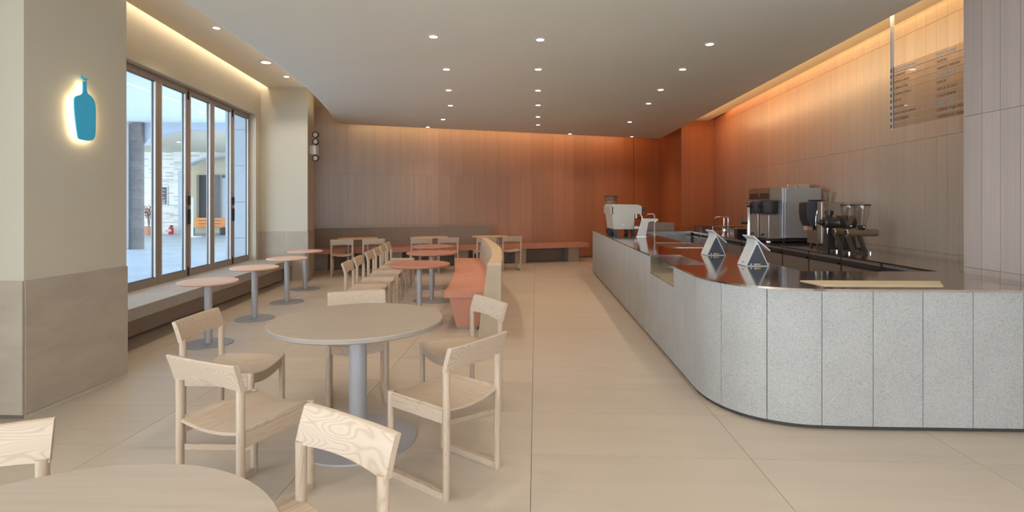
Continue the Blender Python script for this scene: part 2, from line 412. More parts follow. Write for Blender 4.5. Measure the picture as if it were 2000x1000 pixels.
# ---- folding window: seven glazed leaves
w1 = struct('window_1', bmesh.new(), None)
def WPX(Y): return -3.86-.1*Y
bpy.data.objects.remove(w1)
b = quadbox((WPX(OY0), OY0), (WPX(OY1), OY1), .09, OZ1-.03, OZ1+.02); quadbox((WPX(OY0), OY0), (WPX(OY1), OY1), .09, OZ0-.02, OZ0+.015, b)
w1 = struct('window_1', b, 'window_alu')
ys = [9.705-.7346*k for k in range(8)][::-1]
leaf_th = .055
for k in range(7):
    y0, y1 = ys[k]+.003, ys[k+1]-.003
    L = (y1-y0)*math.hypot(1, .1); a = math.atan2(1, -.1); th = leaf_th
    fw, z0, z1 = .062, OZ0+.015, OZ1-.03
    b = bx(0, 0, z0, fw, th, z1); box(b, L-fw, 0, z0, L, th, z1); box(b, fw, 0, z1-.055, L-fw, th, z1); box(b, fw, 0, z0, L-fw, th, z0+.085)
    f = obj('window_leaf', b, 'window_alu', w1, loc=(WPX(y0), y0, 0)); f.rotation_euler = (0, 0, a)
    b = bx(fw, -.004, z0+.085, fw+.014, .02, z1-.055); box(b, L-fw-.014, -.004, z0+.085, L-fw, .02, z1-.055)
    obj('glazing_bead', b, 'window_bead', f)
    b = bx(fw, .021, z0+.085, fw+.022, .034, z1-.055); box(b, L-fw-.022, .021, z0+.085, L-fw, .034, z1-.055); box(b, fw, .0, z1-.064, L-fw, .034, z1-.055); box(b, fw, .0, z0+.085, L-fw, .034, z0+.092)
    obj('gasket', b, 'gasket', f)
    obj('pane', bx(fw+.004, .025, z0+.08, L-fw-.004, .031, z1-.05), 'glass_window', f)
    if k in (2, 4, 6):
        for zz, hh in ((1.44, .13), (1.17, .21)):
            obj('hinge' if hh < .2 else 'handle', bx(-.012, -.03, zz, .016, .003, zz+hh), 'black_soft', f, bev=.004)
        for zz in (z0-.0, z1-.13): obj('hinge', bx(-.014, -.014, zz, .014, .002, zz+.12), 'black_soft', f, bev=.003)
# reveal lining

# ---- stone window ledge
ledge = thing('window_bench', 'long speckled grey stone bench under the folding window, on a recessed base', 'bench')
obj('seat_slab', prism([(-3.70, 4.50), (-3.745, 5.14), (-3.90, 7.0), (-4.03, 8.6), (-4.10, 9.47), (-4.135, 9.92), (WX(9.92)-.22, 9.92), (WX(4.5)-.26, 4.50)], .30, .42), 'granite_ledge', ledge, bev=.004)
obj('base_panel', prism([(-4.06, 4.50), (-4.109, 5.636), (-4.321, 9.93), (WX(9.93)-.1, 9.93), (WX(4.5)-.1, 4.50)], .025, .30), 'stone', ledge)
obj('plinth', prism([(-4.085, 4.50), (-4.134, 5.636), (-4.346, 9.93), (WX(9.93)-.1, 9.93), (WX(4.5)-.1, 4.50)], .0, .025), 'baseboard', ledge)

# ================================================================ LIGHTS IN THE ROOM
LEAF = [(0.30, 5.60), (.34, 6.83), (.40, 8.10), (.46, 9.30), (.52, 10.54), (.57, 11.6),
        (-.82, 5.5), (-.85, 6.83), (-.97, 8.08), (-1.09, 9.34), (-1.42, 10.86), (-1.91, 11.95),
        (2.16, 5.76), (2.21, 6.83), (2.27, 8.05), (2.37, 9.15), (2.5, 11.2), (1.44, 13.1), (3.1, 13.65),
        (.1, 3.1), (-1.2, 3.1), (1.9, 3.1), (-.9, .7), (.9, .7), (2.4, .7)]
def make_downlight():
    t = thing('downlight', 'x', 'ceiling light')
    obj('trim_ring', lathe([(.040, 0), (.056, 0), (.058, -.003), (.056, -.006), (.042, -.006), (.040, -.003), (.040, 0)], 24, cap=False), 'white_matt', t, smooth=True)
    obj('lens', lathe([(.0005, -.002), (.040, -.002), (.040, 0), (.0005, 0)], 20), 'lamp_glow', t)
    return t
dl0 = make_downlight()
pos_words = ['middle row', 'left row', 'right row']
ordn = ['nearest to the camera', 'second from the camera', 'third from the camera', 'fourth from the camera', 'fifth from the camera', 'sixth and farthest from the camera']
for i, (x, y) in enumerate(LEAF):
    if i < 18:
        row = i//6; lab = f'small recessed downlight in the {pos_words[row]} of the ceiling, {ordn[i%6]}'
        if i == 17: lab = 'small round recessed downlight near the back edge of the ceiling, right of its middle'
        if i == 16: lab = 'small round recessed downlight in the right row of the ceiling, fifth and last'
    elif i == 18: lab = 'small round recessed downlight beside the back right corner of the ceiling'
    else: lab = 'recessed downlight above the camera, ' + ['middle of the front three','left of the front three','right of the front three','left of the rear three','middle of the rear three','right of the rear three'][i-19]
    g = 'recessed downlights in the lowered ceiling' if i < 19 else 'recessed downlights above the camera'
    t = dl0 if i == 0 else copy_tree(dl0)
    t.location = (x, y, 3.199); t['label'] = lab; t['group'] = g
    light('SPOT', 'downlight_lamp', (x, y, 3.185), SPOT_W, WARM, spot_size=math.radians(115), spot_blend=.7, shadow_soft_size=.035)
for k, (x, y) in enumerate([(-3.83, 8.21), (-3.9, 9.12), (-3.7, 6.6), (-3.55, 5.2)]):
    t = copy_tree(dl0, (x, y, 3.659), 0, ['recessed downlight in the upper ceiling by the window, the larger ringed one', 'recessed downlight in the upper ceiling close to the far pillar', 'recessed downlight in the upper ceiling behind the lowered rim', 'recessed downlight in the upper ceiling behind the near pillar'][k], 'downlights in the upper ceiling')
    if k == 0: t.scale = (1.7, 1.7, 1)
    light('SPOT', 'downlight_lamp', (x, y, 3.64), SPOT_W*1.3, WARM, spot_size=math.radians(120), spot_blend=.6, shadow_soft_size=.04)
# LED strips: in the slots and on top of the lowered ceiling's rim
strip_light('slot_led', (WX(4.6)+.085, 4.6, 3.78), (WX(9.9)+.085, 9.9, 3.78), .05, SLOT_W*.8, (1, .84, .62), (0, 0, -1))
strip_light('slot_led', (-4.75, 9.90, 3.80), (-3.95, 9.90, 3.80), .03, SLOT_W, (1, .84, .62), (0, 0, -1))
strip_light('slot_led', (4.255, 4.4, 3.62), (4.77, 11.9, 3.62), .04, SLOT_W*.5, (1, .70, .36), (.25, 0, -1))
strip_light('cove_led', (-3.5, 11.63, 3.36), (3.7, 14.06, 3.36), .04, COVE_W, (1, .66, .32), (-.3, .9, .35))
strip_light('cove_led', (4.00, 12.4, 3.30), (3.60, 4.5, 3.30), .05, COVE_W*1.3, (1, .68, .34), (1, 0, .10))
strip_light('cove_led', (-2.90, 4.0, 3.36), (-3.65, 10.9, 3.36), .04, COVE_W*.30, (1, .84, .62), (-.8, 0, .6))
# linear air slots in the upper ceiling strips
def vent(label, p, L, rz, z=3.657):
    t = thing('linear_vent', label, 'vent', (p[0], p[1], z), rz, 'linear air slots in the upper ceiling')
    obj('frame', bx(-L/2, -.035, -.006, L/2, .035, 0), 'rail_white', t, bev=.002)
    obj('slot', bx(-L/2+.02, -.008, -.008, L/2-.02, .008, -.005), 'dark_gap', t)
vent('slim white linear air vent above the window side rim', (-3.35, 6.3), .9, PI/2+.06)
vent('slim white linear air vent in the bright strip above the back bar', (4.08, 7.9), 1.0, PI/2-.06)

# ================================================================ SERVICE COUNTER
CT = .907
def LX(Y): return 1.42+.042*(Y-4.1)
arc = []
A0, A1, A2 = Vector((LX(4.32), 4.32)), Vector((1.405, 3.47)), Vector((2.30, 3.372))
pts_arc = [(1.428, 4.32), (1.416, 4.07), (1.432, 3.88), (1.492, 3.70), (1.585, 3.565), (1.70, 3.478), (1.84, 3.415), (1.99, 3.388), (2.305, 3.367)]
path = [(LX(y), y) for y in (11.25,)] + [(LX(4.4), 4.4)] + pts_arc + [(2.618, 3.356), (2.926, 3.345), (3.235, 3.334), (3.60, 3.322)]
# densify the bend smoothly (Catmull-Rom)
def crom(P, n=8):
    out = []
    for i in range(len(P)-1):
        p0, p1, p2, p3 = [Vector(P[max(0, min(len(P)-1, k))]) for k in (i-1, i, i+1, i+2)]
        for s in range(n):
            t = s/n; out.append(tuple(.5*((2*p1)+(p2-p0)*t+(2*p0-5*p1+4*p2-p3)*t*t+(3*p1-p0-3*p2+p3)*t**3)))
    out.append(tuple(P[-1])); return out
bend = crom([(LX(4.7), 4.7)]+pts_arc+[(2.618, 3.356)], 6)
bend = [p for p in bend if p[0] < 2.35]
front = [(LX(11.25), 11.25), (LX(8), 8), (LX(5), 5)] + bend[2:] + [(2.618, 3.356), (2.926, 3.345), (3.235, 3.334), (3.60, 3.322)]
# arc-length parametrisation
S_ = [0]
for a, b_ in zip(front, front[1:]): S_.append(S_[-1]+math.dist(a, b_))
def at(s):
    s = max(0, min(S_[-1], s))
    for i in range(len(front)-1):
        if s <= S_[i+1]+1e-9:
            t = (s-S_[i])/max(1e-9, S_[i+1]-S_[i]); a, b_ = Vector(front[i]), Vector(front[i+1]); return a.lerp(b_, t), (b_-a).normalized()
def offset(s, d):
    p, t = at(s); return (p.x-t.y*d, p.y+t.x*d)      # positive = inwards (left of travel)
counter = thing('service_counter', 'long service counter clad in pale grey speckled stone slabs with a rounded corner', 'counter')
def smid(y):   # arc length at given Y on the straight part
    for i in range(len(front)-1):
        if front[i][1] >= y >= front[i+1][1]: return S_[i]+(front[i][1]-y)/(front[i][1]-front[i+1][1])*(S_[i+1]-S_[i])
def snear(p): return min((math.dist(at(k*.005)[0], p), k*.005) for k in range(int(S_[-1]/.005)))[1]
joints = [0]
sA, sB = smid(5.67), smid(4.713)
n = 18
joints = [sA*k/n for k in range(n)] + [sA, sA+(sB-sA)/3, sA+(sB-sA)*2/3, sB]
sc1 = snear((1.407, 4.07)); joints += [sB+(sc1-sB)/2, sc1]
for p in ((1.468, 3.724), (1.69, 3.49), (1.99, 3.387), (2.305, 3.367), (2.618, 3.356), (2.926, 3.345), (3.235, 3.334)): joints.append(snear(p))
joints.append(S_[-1])
for k in range(len(joints)-1):
    s0, s1 = joints[k]+.0022, joints[k+1]-.0022; m = max(1, int((s1-s0)/.05)) if s0 > sB else 1
    top = .708 if sA-.01 < joints[k] < sB-.01 else .892
    outer = [offset(s0+(s1-s0)*i/m, 0) for i in range(m+1)]; inner = [offset(s0+(s1-s0)*i/m, .03) for i in range(m+1)]
    obj('stone_slab', prism(outer+inner[::-1], .03, top), 'granite', counter, bev=.0012, smooth=True, seg=1)
# core: dark body and recessed plinth
def strip_poly(s0, s1, d0, d1, n=60):
    a = [offset(s0+(s1-s0)*i/n, d0) for i in range(n+1)]; c = [offset(s0+(s1-s0)*i/n, d1) for i in range(n+1)]; return a+c[::-1]
obj('plinth', prism(strip_poly(0, S_[-1], .022, .10), 0, .03), 'dark_gap', counter)
b = prism(strip_poly(0, sA-.01, .031, .06, 4), .03, .892); prism(strip_poly(sA, sB, .031, .05, 4), .03, .70, b); prism(strip_poly(sB+.01, S_[-1], .031, .06), .03, .892, b)
obj('carcass', b, 'dark_gap', counter)
def IX(Y): return 2.36+.035*(Y-4.27)
obj('inner_panel', prism([(IX(4.30)-.02, 4.30), (IX(11.2)-.02, 11.2), (IX(11.2)-.05, 11.2), (IX(4.3)-.05, 4.27), (IX(4.3)-.02, 4.27)], .03, .892), 'steel_door', counter)
obj('inner_panel', bx(2.40, 4.19, .03, 3.47, 4.23, .892), 'steel_door', counter)
# far end face of the counter
obj('stone_slab', quadbox((LX(11.25)+.004, 11.252), (IX(11.2), 11.252), -.03, .03, .892), 'granite', counter)
# worktop: one continuous steel surface in a U
outer = [offset(s, -.006) for s in (0, sA)]
notch = [(1.80, 5.675), (1.755, 4.716)]
o2 = [offset(sB+(S_[-1]-sB)*i/90, -.006) for i in range(91)]
wt_poly = outer + notch + o2 + [(3.60, 4.25), (4.29, 4.25), (4.86, 12.72), (3.66, 12.6), (3.61, 10.97), (3.45, 4.27), (IX(4.27), 4.27), (IX(11.25), 11.25)]
wt = obj('worktop', prism(wt_poly, .893, CT), 'steel_top', None)
tag(wt, 'continuous polished steel worktop running round the U shaped service bar', 'worktop')
# pastry display case set in the counter front
dc = thing('display_case', 'low glass pastry display case let into the front of the stone counter', 'display case')
e0, e1 = at(sA)[0], at(sB)[0]
obj('floor_panel', prism([(e0.x+.01, 5.66), (e1.x+.01, 4.72), (1.745, 4.72), (1.79, 5.66)], .705, .715), 'cream_matt', dc)
obj('sill', prism([(e0.x-.002, 5.668), (e1.x-.002, 4.715), (e1.x+.014, 4.715), (e0.x+.014, 5.668)], .708, .716), 'steel', dc)
obj('front_glass', prism([(e0.x+.002, 5.664), (e1.x+.002, 4.72), (e1.x+.008, 4.72), (e0.x+.008, 5.664)], .716, .900), 'glass_case', dc)
obj('top_glass', prism([(e0.x-.002, 5.672), (e1.x-.002, 4.719), (1.752, 4.719), (1.798, 5.672)], .899, .907), 'glass_case', dc)
obj('back_panel', prism([(1.79, 5.67), (1.745, 4.72), (1.75, 4.72), (1.796, 5.67)], .715, .893), 'steel', dc)
obj('side_panel', bx(e0.x+.01, 5.664, .716, 1.79, 5.670, .896), 'steel_brush', dc); obj('side_panel', bx(e1.x+.01, 4.716, .716, 1.75, 4.722, .896), 'steel_brush', dc)
cs = thing('cake_stand', 'small white stand inside the glass display case', 'stand', (1.60, 5.22, .716))
obj('plate', lathe([(.001, .105), (.05, .105), (.055, .112), (.05, .113), (.001, .110)], 20), 'white_gloss', cs, smooth=True)
obj('stem', lathe([(.03, 0), (.03, .006), (.008, .012), (.007, .105)], 14), 'white_gloss', cs, smooth=True)
# flat cream strip on the worktop, almost flush
tag(obj('cream_strip', prism([(2.04, 3.735), (3.00, 3.70), (2.85, 3.485), (2.07, 3.50)], CT+.0005, CT+.005), 'cream_matt', None, bev=.001),
    'long flat cream strip on the steel worktop at the front of the bar', 'board')
# perforated drain
dr = thing('drain_grate', 'flat perforated steel drain grate let into the worktop beyond the payment terminals', 'drain grate', (2.24, 7.0, CT), -.03)
obj('rim', box(box(box(bx(-.26, -.42, 0, .26, -.405, .004), -.26, .405, 0, .26, .42, .004), -.26, -.405, 0, -.245, .405, .004), .245, -.405, 0, .26, .405, .004), 'steel', dr)
obj('tray', bx(-.245, -.405, .0005, .245, .405, .002), 'steel_brush', dr)
hb = bmesh.new()
for i in range(9):
    for j in range(15):
        x, y = -.2+i*.05, -.35+j*.05; lathe([(.012, 0), (.012, .0007)], 8, hb, (x, y, .002))
tag(obj('holes', hb, 'black', dr), kind='stuff')

# ---- far cabinets of the bar
fc = thing('back_cabinet', 'grey steel cabinet closing the far end of the bar', 'cabinet', (0, 0, 0))
obj('body', bx(2.66, 10.62, .03, 3.60, 11.2, .90), 'steel_brush', fc, bev=.004)
obj('top_panel', bx(2.64, 10.60, .90, 3.60, 11.22, .915), 'steel', fc)
obj('upstand', bx(2.85, 11.23, .0, 3.45, 11.33, 1.06), 'bench_block', fc)
# ---- back bar: fridges and cabinets under the worktop, one by one
y = 4.36; k = 0; widths = [.62, .62, .62, .62, .62, .62, .62, .62, .62, .6]
nth = ['nearest to the camera', 'second', 'third', 'fourth', 'fifth', 'sixth', 'seventh', 'eighth', 'ninth', 'farthest']
for k, wd in enumerate(widths):
    def fx(Y): return 3.45+.024*(Y-4.27)+.03
    t = thing('undercounter_fridge', ('stainless undercounter fridge in the back bar, %s along the run' % nth[k]), 'fridge', (fx(y+wd/2), y+wd/2, 0), -.024, 'undercounter fridges of the back bar')
    obj('body', bx(.022, -wd/2+.002, .08, .62, wd/2-.002, .89), 'dark_gap', t)
    d = obj('door', bx(-.0, -wd/2+.006, .10, .02, wd/2-.006, .80), 'steel_door', t, bev=.003)
    obj('handle', bx(-.012, -wd/2+.02, .805, .012, wd/2-.02, .822), 'steel', t, bev=.003)
    obj('top_rail', bx(-.004, -wd/2+.004, .860, .02, wd/2-.004, .888), 'steel_door', t)
    obj('side_post', bx(-.006, wd/2-.012, .08, .02, wd/2+.008, .888), 'steel', t)
    y += wd+.02

# ================================================================ FURNITURE
# ---- chair (local: front = +Y)
def make_chair():
    t = thing('dining_chair', 'x', 'chair')
    W, Dh = .2, .205; r = .0185
    xs = [i/10 for i in range(-10, 11)]
    # seat
    rings = []
    for u in xs:
        x = u*.208; z = .452-.026*(1-u*u); rings.append([(x, -.212, z-.004), (x, -.207, z), (x, .214, z), (x, .219, z-.004), (x, .219, z-.012), (x, -.212, z-.012)])
    obj('seat', loft(rings), 'ash_y', t, smooth=True)
    rings = []
    for u in xs:
        x = u*.186; z = .440-.026*(1-(x/.208)**2); rings.append([(x, .196, z), (x, .212, z), (x, .212, z-.048-.004*(1-u*u)), (x, .196, z-.048)])
    obj('front_rail', loft(rings), 'ash_x', t, smooth=True)
    for s in (-1, 1):
        obj('side_rail', bx(min(s*.188, s*.214), -.19, .376, max(s*.188, s*.214), .19, .4395), 'ash_y', t, bev=.004)
    # legs
    for s in (-1, 1):
        b = bmesh.new(); n = 16
        prof = [(r*.9, 0), (r, .006), (r, .448), (r*.9, .4535)]
        lathe(prof, n, b, (s*W, Dh, 0)); obj('leg', b, 'ash_z', t, smooth=True)
        b = bmesh.new()
        lathe([(r*.9, 0), (r, .006), (r, .44), (r*1.03, .645)], n, b, (s*W, -Dh, 0)); obj('leg', b, 'ash_z', t, smooth=True)
        obj('runner', bx(s*W-.0145, -Dh, .0005, s*W+.0145, Dh, .034), 'ash_y', t, bev=.005)
    # backrest: flat back, hollowed front, leaning back
    rings = []
    for u in [i/12 for i in range(-12, 13)]:
        e = abs(u)**6
        rows = []
        for zz, lean, hw in ((.632, 0, .2195), (.695, -.018, .2205), (.755, -.038, .2215)):
            x = u*hw; curve = -.012*(1-u*u)
            yb = -Dh-.019+lean+.004*e+curve*.4; yf = -Dh+.019+lean+curve*1.0-.004-.004*e-.006*(1-u*u)
            zb = zz + (.014*(1-u*u) if zz < .64 else 0)
            rows.append((x, yf, yb, zb))
        (x0, f0, b0, z0), (x1, f1, b1, z1), (x2, f2, b2, z2) = rows
        rings.append([(x0, f0, z0), (x1, f1, z1), (x2, f2-.0, z2-.004), (x2, f2-.005, z2), (x2, b2+.005, z2+.001), (x2, b2, z2-.004), (x1, b1, z1), (x0, b0, z0)])
    obj('backrest', loft(rings), 'ash_x', t, smooth=True, bev=0)
    return t
ch0 = make_chair(); used = [False]
def chair(c, f, label, group, ht=None):
    rz = math.atan2(-f[0], f[1])
    if not used[0]:
        used[0] = True; o = ch0; o.location = (c[0], c[1], 0); o.rotation_euler = (0, 0, rz); o['label'] = label; o['group'] = group
    else: o = copy_tree(ch0, (c[0], c[1], 0), rz, label, group)
    return o
G1 = 'pale ash chairs around the large round table'
chair((-1.745, 3.325), (1, -.02), 'pale ash chair facing right at the large round table, nearest the window bench', G1)
chair((-1.293, 2.583), (.40, .917), 'pale ash chair left of the large table post, seen from behind', G1)
chair((-.365, 2.865), (-.80, .60), 'pale ash chair on the right of the large round table, nearest to the camera there', G1)
chair((-.365, 3.745), (-.83, -.55), 'pale ash chair by the large round table, in front of the terracotta banquette end', G1)
chair((-1.17, 3.99), (.30, -.954), 'pale ash chair behind the large round table, facing the camera', G1)
G2 = 'pale ash chairs at the cropped table'
chair((-.665, 1.515), (-.55, -.83), 'closest pale ash chair, with its curved backrest in front of the large table foot', G2)
chair((-1.567, 1.396), (.47, -.88), 'pale ash chair cut off by the left edge of the photo', G2)
G3 = 'row of ash chairs facing the terracotta banquette'
for k, yy in enumerate([6.40, 7.03, 7.80, 8.42, 9.00, 9.60]):
    chair((-1.76-.082*(yy-6.4), yy), (1, .075), 'ash chair in the row facing the banquette, %s from the camera' % ['first', 'second', 'third', 'fourth', 'fifth', 'sixth'][k], G3)
G4 = 'ash chairs facing the wall bench'
def wallchair(x, y, lab): chair((x+(-.20*.25), y+.06), (-.25, .968), lab, G4)
wallchair(-3.38, 10.62, 'pale ash chair at the far left wall bench table, left of its pair')
wallchair(-2.80, 10.80, 'pale ash chair at the far left wall bench table, right of its pair')
wallchair(-1.87, 11.02, 'pale ash chair at the middle wall bench table, left of its pair')
wallchair(-1.34, 11.22, 'pale ash chair at the middle wall bench table, right of its pair')
wallchair(-.55, 11.45, 'pale ash chair half hidden by the beige banquette back at the wall bench')
wallchair(0.0, 11.62, 'pale ash chair standing alone right of the beige banquette back')

# ---- round tables
def round_table(name, label, c, h, r, pr, br, tmat, group=None, th=.024, emat=None, rnd=.006):
    t = thing(name, label, 'table', (c[0], c[1], 0), 0, group)
    tp = obj('tabletop', lathe([(.001, h-th), (r-rnd*1.5, h-th), (r, h-th+rnd), (r, h-rnd*.5), (r-rnd*.6, h), (.001, h)], 72), tmat, t, smooth=True)
    if emat: obj('edge_band', lathe([(r-.001, h-th+rnd), (r+.0012, h-th+rnd), (r+.0012, h-rnd*.6), (r-.001, h-rnd*.6)], 72, cap=False), emat, t, smooth=True)
    obj('post', lathe([(pr, .008), (pr, h-th)], 32), 'metal_lilac', t, smooth=True)
    obj('base_plate', lathe([(.001, 0), (br, 0), (br, .006), (br-.003, .009), (.001, .010)], 64), 'metal_base' if tmat != 'laminate_taupe' else 'metal_lilac', t, smooth=True)
    return t
round_table('round_table', 'large round taupe table on a pale grey post, in the middle of the chairs', (-.956, 3.272), .741, .521, .054, .362, 'laminate_taupe', 'large round taupe tables', .03, 'laminate_edge')
round_table('round_table', 'large round taupe table cropped by the bottom left corner of the photo', (-.966, .926), .741, .520, .054, .362, 'laminate_taupe', 'large round taupe tables', .03, 'laminate_edge')
GS = 'small peach side tables along the window bench'
for k, (x, y) in enumerate([(-3.159, 5.487), (-3.264, 6.69), (-3.335, 7.82), (-3.538, 9.02)]):
    round_table('side_table', 'small round peach topped table in the line along the window bench, %s' % ['nearest to the camera', 'second from the camera', 'third from the camera', 'the farthest'][k],
                (x, y), .655, .285, .037, .235, 'table_peach', GS, .022, None, .008)
GR = 'round terracotta tables at the banquette'
for k, (x, y) in enumerate([(-1.128, 6.42), (-1.21, 7.94), (-1.37, 9.15)]):
    round_table('cafe_table', 'round terracotta red table beside the banquette, %s' % ['nearest to the camera', 'the middle one of three', 'farthest from the camera'][k],
                (x, y), .73, .372, .032, .285, 'table_red', GR, .03, None, .010)
# ---- oval tables at the wall bench
def oval_table(c, lab, rz):
    t = thing('oval_table', lab, 'table', (c[0], c[1], 0), rz, 'oval honey wood tables at the wall bench')
    P = []
    for i in range(48):
        a = 2*PI*i/48; cx = .16 if math.cos(a) > 0 else -.16; P.append((cx+.26*math.cos(a), .26*math.sin(a)))
    obj('tabletop', loft([[(x*.97, y*.96, .706) for x, y in P], [(x, y, .712) for x, y in P], [(x, y, .727) for x, y in P], [(x*.99, y*.985, .732) for x, y in P]]), 'table_honey', t, smooth=True)
    for s in (-1, 1):
        obj('post', lathe([(.032, .008), (.032, .706)], 20, None, (s*.2, 0, 0)), 'metal_lilac', t, smooth=True)
        obj('base_plate', lathe([(.001, 0), (.19, 0), (.19, .006), (.001, .009)], 32, None, (s*.2, 0, 0)), 'metal_base', t, smooth=True)
oval_table((-3.30, 11.30), 'oval honey wood table at the left end of the wall bench', .30)
oval_table((-1.83, 11.66), 'oval honey wood table at the middle of the wall bench', .30)
oval_table((-.50, 12.00), 'oval honey wood table beyond the beige banquette back', .30)

# ---- terracotta banquette with beige back
bq = thing('banquette', 'curved terracotta banquette with a tall beige back, in the middle of the room', 'banquette')
YS = [6.06, 6.6, 7.1, 7.52, 8.1, 8.58, 9.2, 9.81]
XL = [-.78, -.785, -.80, -.83, -.88, -.925, -1.0, -1.067]; XR = [-.315, -.318, -.325, -.343, -.378, -.42, -.50, -.595]
def smoothline(xs_, n=4):
    P = crom(list(zip(xs_, YS)), n); return P
L_, R_ = smoothline(XL), smoothline(XR)
obj('seat', prism(L_+R_[::-1], .375, .45), 'seat_terracotta', bq, bev=.006, seg=1)
Lt = [(x+.055, y+.03) for x, y in L_]; Rt = [(x-.0, y+.03) for x, y in R_]; Lb = [(x+.135, y+.05) for x, y in L_]; Rb = [(x-.075, y+.05) for x, y in R_]
obj('seat_base', prism(Lb+Rb[::-1], .03, .375, top=Lt+Rt[::-1]), 'seat_terracotta', bq)
obj('plinth', prism([(x+.01, y+.012) for x, y in Lb]+[(x-.01, y+.012) for x, y in Rb][::-1], 0, .03), 'metal_base', bq)
Yb = [5.68, 6.1, 6.58, 7.1, 7.73, 8.4, 9.2, 9.98]
Xi = [-.262, -.252, -.246, -.262, -.305, -.365, -.46, -.57]; Xo = [-.118, -.118, -.125, -.14, -.17, -.245, -.36, -.485]
Pi = crom(list(zip(Xi, Yb)), 4); Po = crom(list(zip(Xo, Yb)), 4)
Bi = [(x-.11, y) for x, y in Pi]
rings = []
for (xi, y_), (xb, _), (xo, yo) in zip(Pi, Bi, Po):
    rings.append([(xb, y_, .0), (xi-.004, y_, .790), (xo+.002, yo, .790), (xo, yo, 0)])
obj('back_panel', loft(rings), 'back_beige', bq)
rings = []
for (xi, y_), (xo, yo) in zip(Pi, Po):
    rings.append([(xi-.006, y_, .790), (xi-.002, y_, .815), (xi+.006, y_, .82), (xo-.006, yo, .82), (xo+.004, yo, .815), (xo+.004, yo, .790)])
obj('back_cap', loft(rings), 'back_cap', bq)

# ---- wall bench with low backrest
wb = thing('wall_bench', 'long low terracotta bench along the back wall with a taupe backrest', 'bench')
f0, f1 = Vector((-4.62, 11.32)), Vector((1.96, 13.40)); fd = (f1-f0).normalized(); fn = Vector((-fd.y, fd.x))
def fb(t, n): p = f0+fd*t+fn*n; return (p.x, p.y)
FL = (f1-f0).length
obj('seat', prism([fb(0, 0), fb(FL, 0), fb(FL, .55), fb(0, .55)], .36, .46), 'bench_terracotta', wb, bev=.006)
for t0 in (.35, 1.95, 3.5, 4.95, 6.36):
    obj('leg', prism([fb(t0, .06), fb(t0+.28, .06), fb(t0+.28, .46), fb(t0, .46)], 0, .36), 'bench_block', wb, bev=.004)
obj('backrest', prism([fb(0, .50), fb(4.43, .50), fb(4.43, .60), fb(0, .60)], .44, .90), 'backrest_taupe', wb, bev=.006)
obj('underframe', prism([fb(0, .47), fb(FL-.3, .47), fb(FL-.3, .5), fb(0, .5)], .0, .36), 'backrest_taupe', wb)

# ================================================================ SIGN, MENU, WALL FIXTURES
sg = thing('bottle_sign', 'flat blue bottle shaped wall sign with a warm halo on the near pillar', 'sign')
def PX(Y): return -3.30+.0568*(Y-3.565)
def psign(px, py):
    r = (px-1000)/1030; Y = (-3.30-.0568*3.565)/(r-.0568); return (Y, 1.45+(399-py)*Y/1030)
body = [(151, 159), (158, 158.2), (158.3, 176), (159.5, 181), (163, 185), (168, 189), (172.5, 195), (175.3, 203), (176.3, 213), (176.3, 235), (175.8, 258), (174.5, 267), (171, 272.5), (166, 274.8), (160, 275), (150, 273.2), (143, 271.3), (141, 268), (138, 250), (135.5, 230), (134, 213), (133.6, 200), (134.2, 192), (136.5, 188.2), (141, 186.5), (147, 185), (150, 182), (151, 177)]
cap = [(147.3, 146.5), (149, 147.5), (150.5, 150.5), (153, 152.2), (160, 153.8), (160.3, 155.5), (157.5, 157.3), (151, 155.6), (148, 152.6)]
def signplate(P, off, th):
    bm = bmesh.new(); a, c = [], []
    for px, py in P:
        Y, z = psign(px, py); x = PX(Y); a.append(bm.verts.new((x+off, Y, z))); c.append(bm.verts.new((x+off+th, Y, z)))
    bm.faces.new(a); bm.faces.new(c[::-1]); n = len(P)
    for i in range(n): bm.faces.new((a[i], a[(i+1) % n], c[(i+1) % n], c[i]))
    return bm
obj('bottle_plate', signplate(body, .036, .009), 'blue_logo', sg); obj('stopper_plate', signplate(cap, .036, .009), 'blue_logo', sg)
def shrink(P, k):
    cx = sum(p[0] for p in P)/len(P); cy = sum(p[1] for p in P)/len(P); return [(cx+(x-cx)*k, cy+(y-cy)*k) for x, y in P]
obj('backlight', signplate(shrink(body, .96), .034, .0015), 'halo', sg)
for zz in (2.05, 2.22): obj('spacer', tube([(PX(3.98)-.002, 3.98, zz), (PX(3.98)+.034, 3.98, zz)], .006, 8), 'black', sg)

mb = thing('menu_board', 'hanging clear menu board of stacked acrylic slats with price list lettering', 'menu board')
MX, MY0, MY1 = 3.70, 5.12, 4.26; nR = 10; mz1 = 2.78; rh = .060
obj('hanging_post', bx(MX-.012, MY0-.0, 2.172, MX+.012, MY0+.022, 3.66), 'rail_white', mb, bev=.002)
obj('hanging_post', bx(MX-.012, MY1-.022, 2.172, MX+.012, MY1, 3.66), 'rail_white', mb, bev=.002)
left_t = [('ESPRESSO DRINKS', 1), ('ESPRESSO', 0), ('AMERICANO', 0), ('GIBRALTAR', 0), ('CAPPUCCINO', 0), ('LATTE', 0), ('MOCHA', 0), ('SINGLE ORIGIN ESPRESSO', 0), ('HOT DRINK', 0), ('', 0)]
right_t = [('DRIP COFFEE', 1), ('BLEND', 0), ('SINGLE ORIGIN', 0), ('COLD BREW', 1), ('NOLA', 0), ('NOLA FLOAT', 0), ('COLD BREW', 0), ('AND MORE', 1), ('LEMON YUJA FIZZ', 0), ('COFFEE ICE CREAM', 0)]
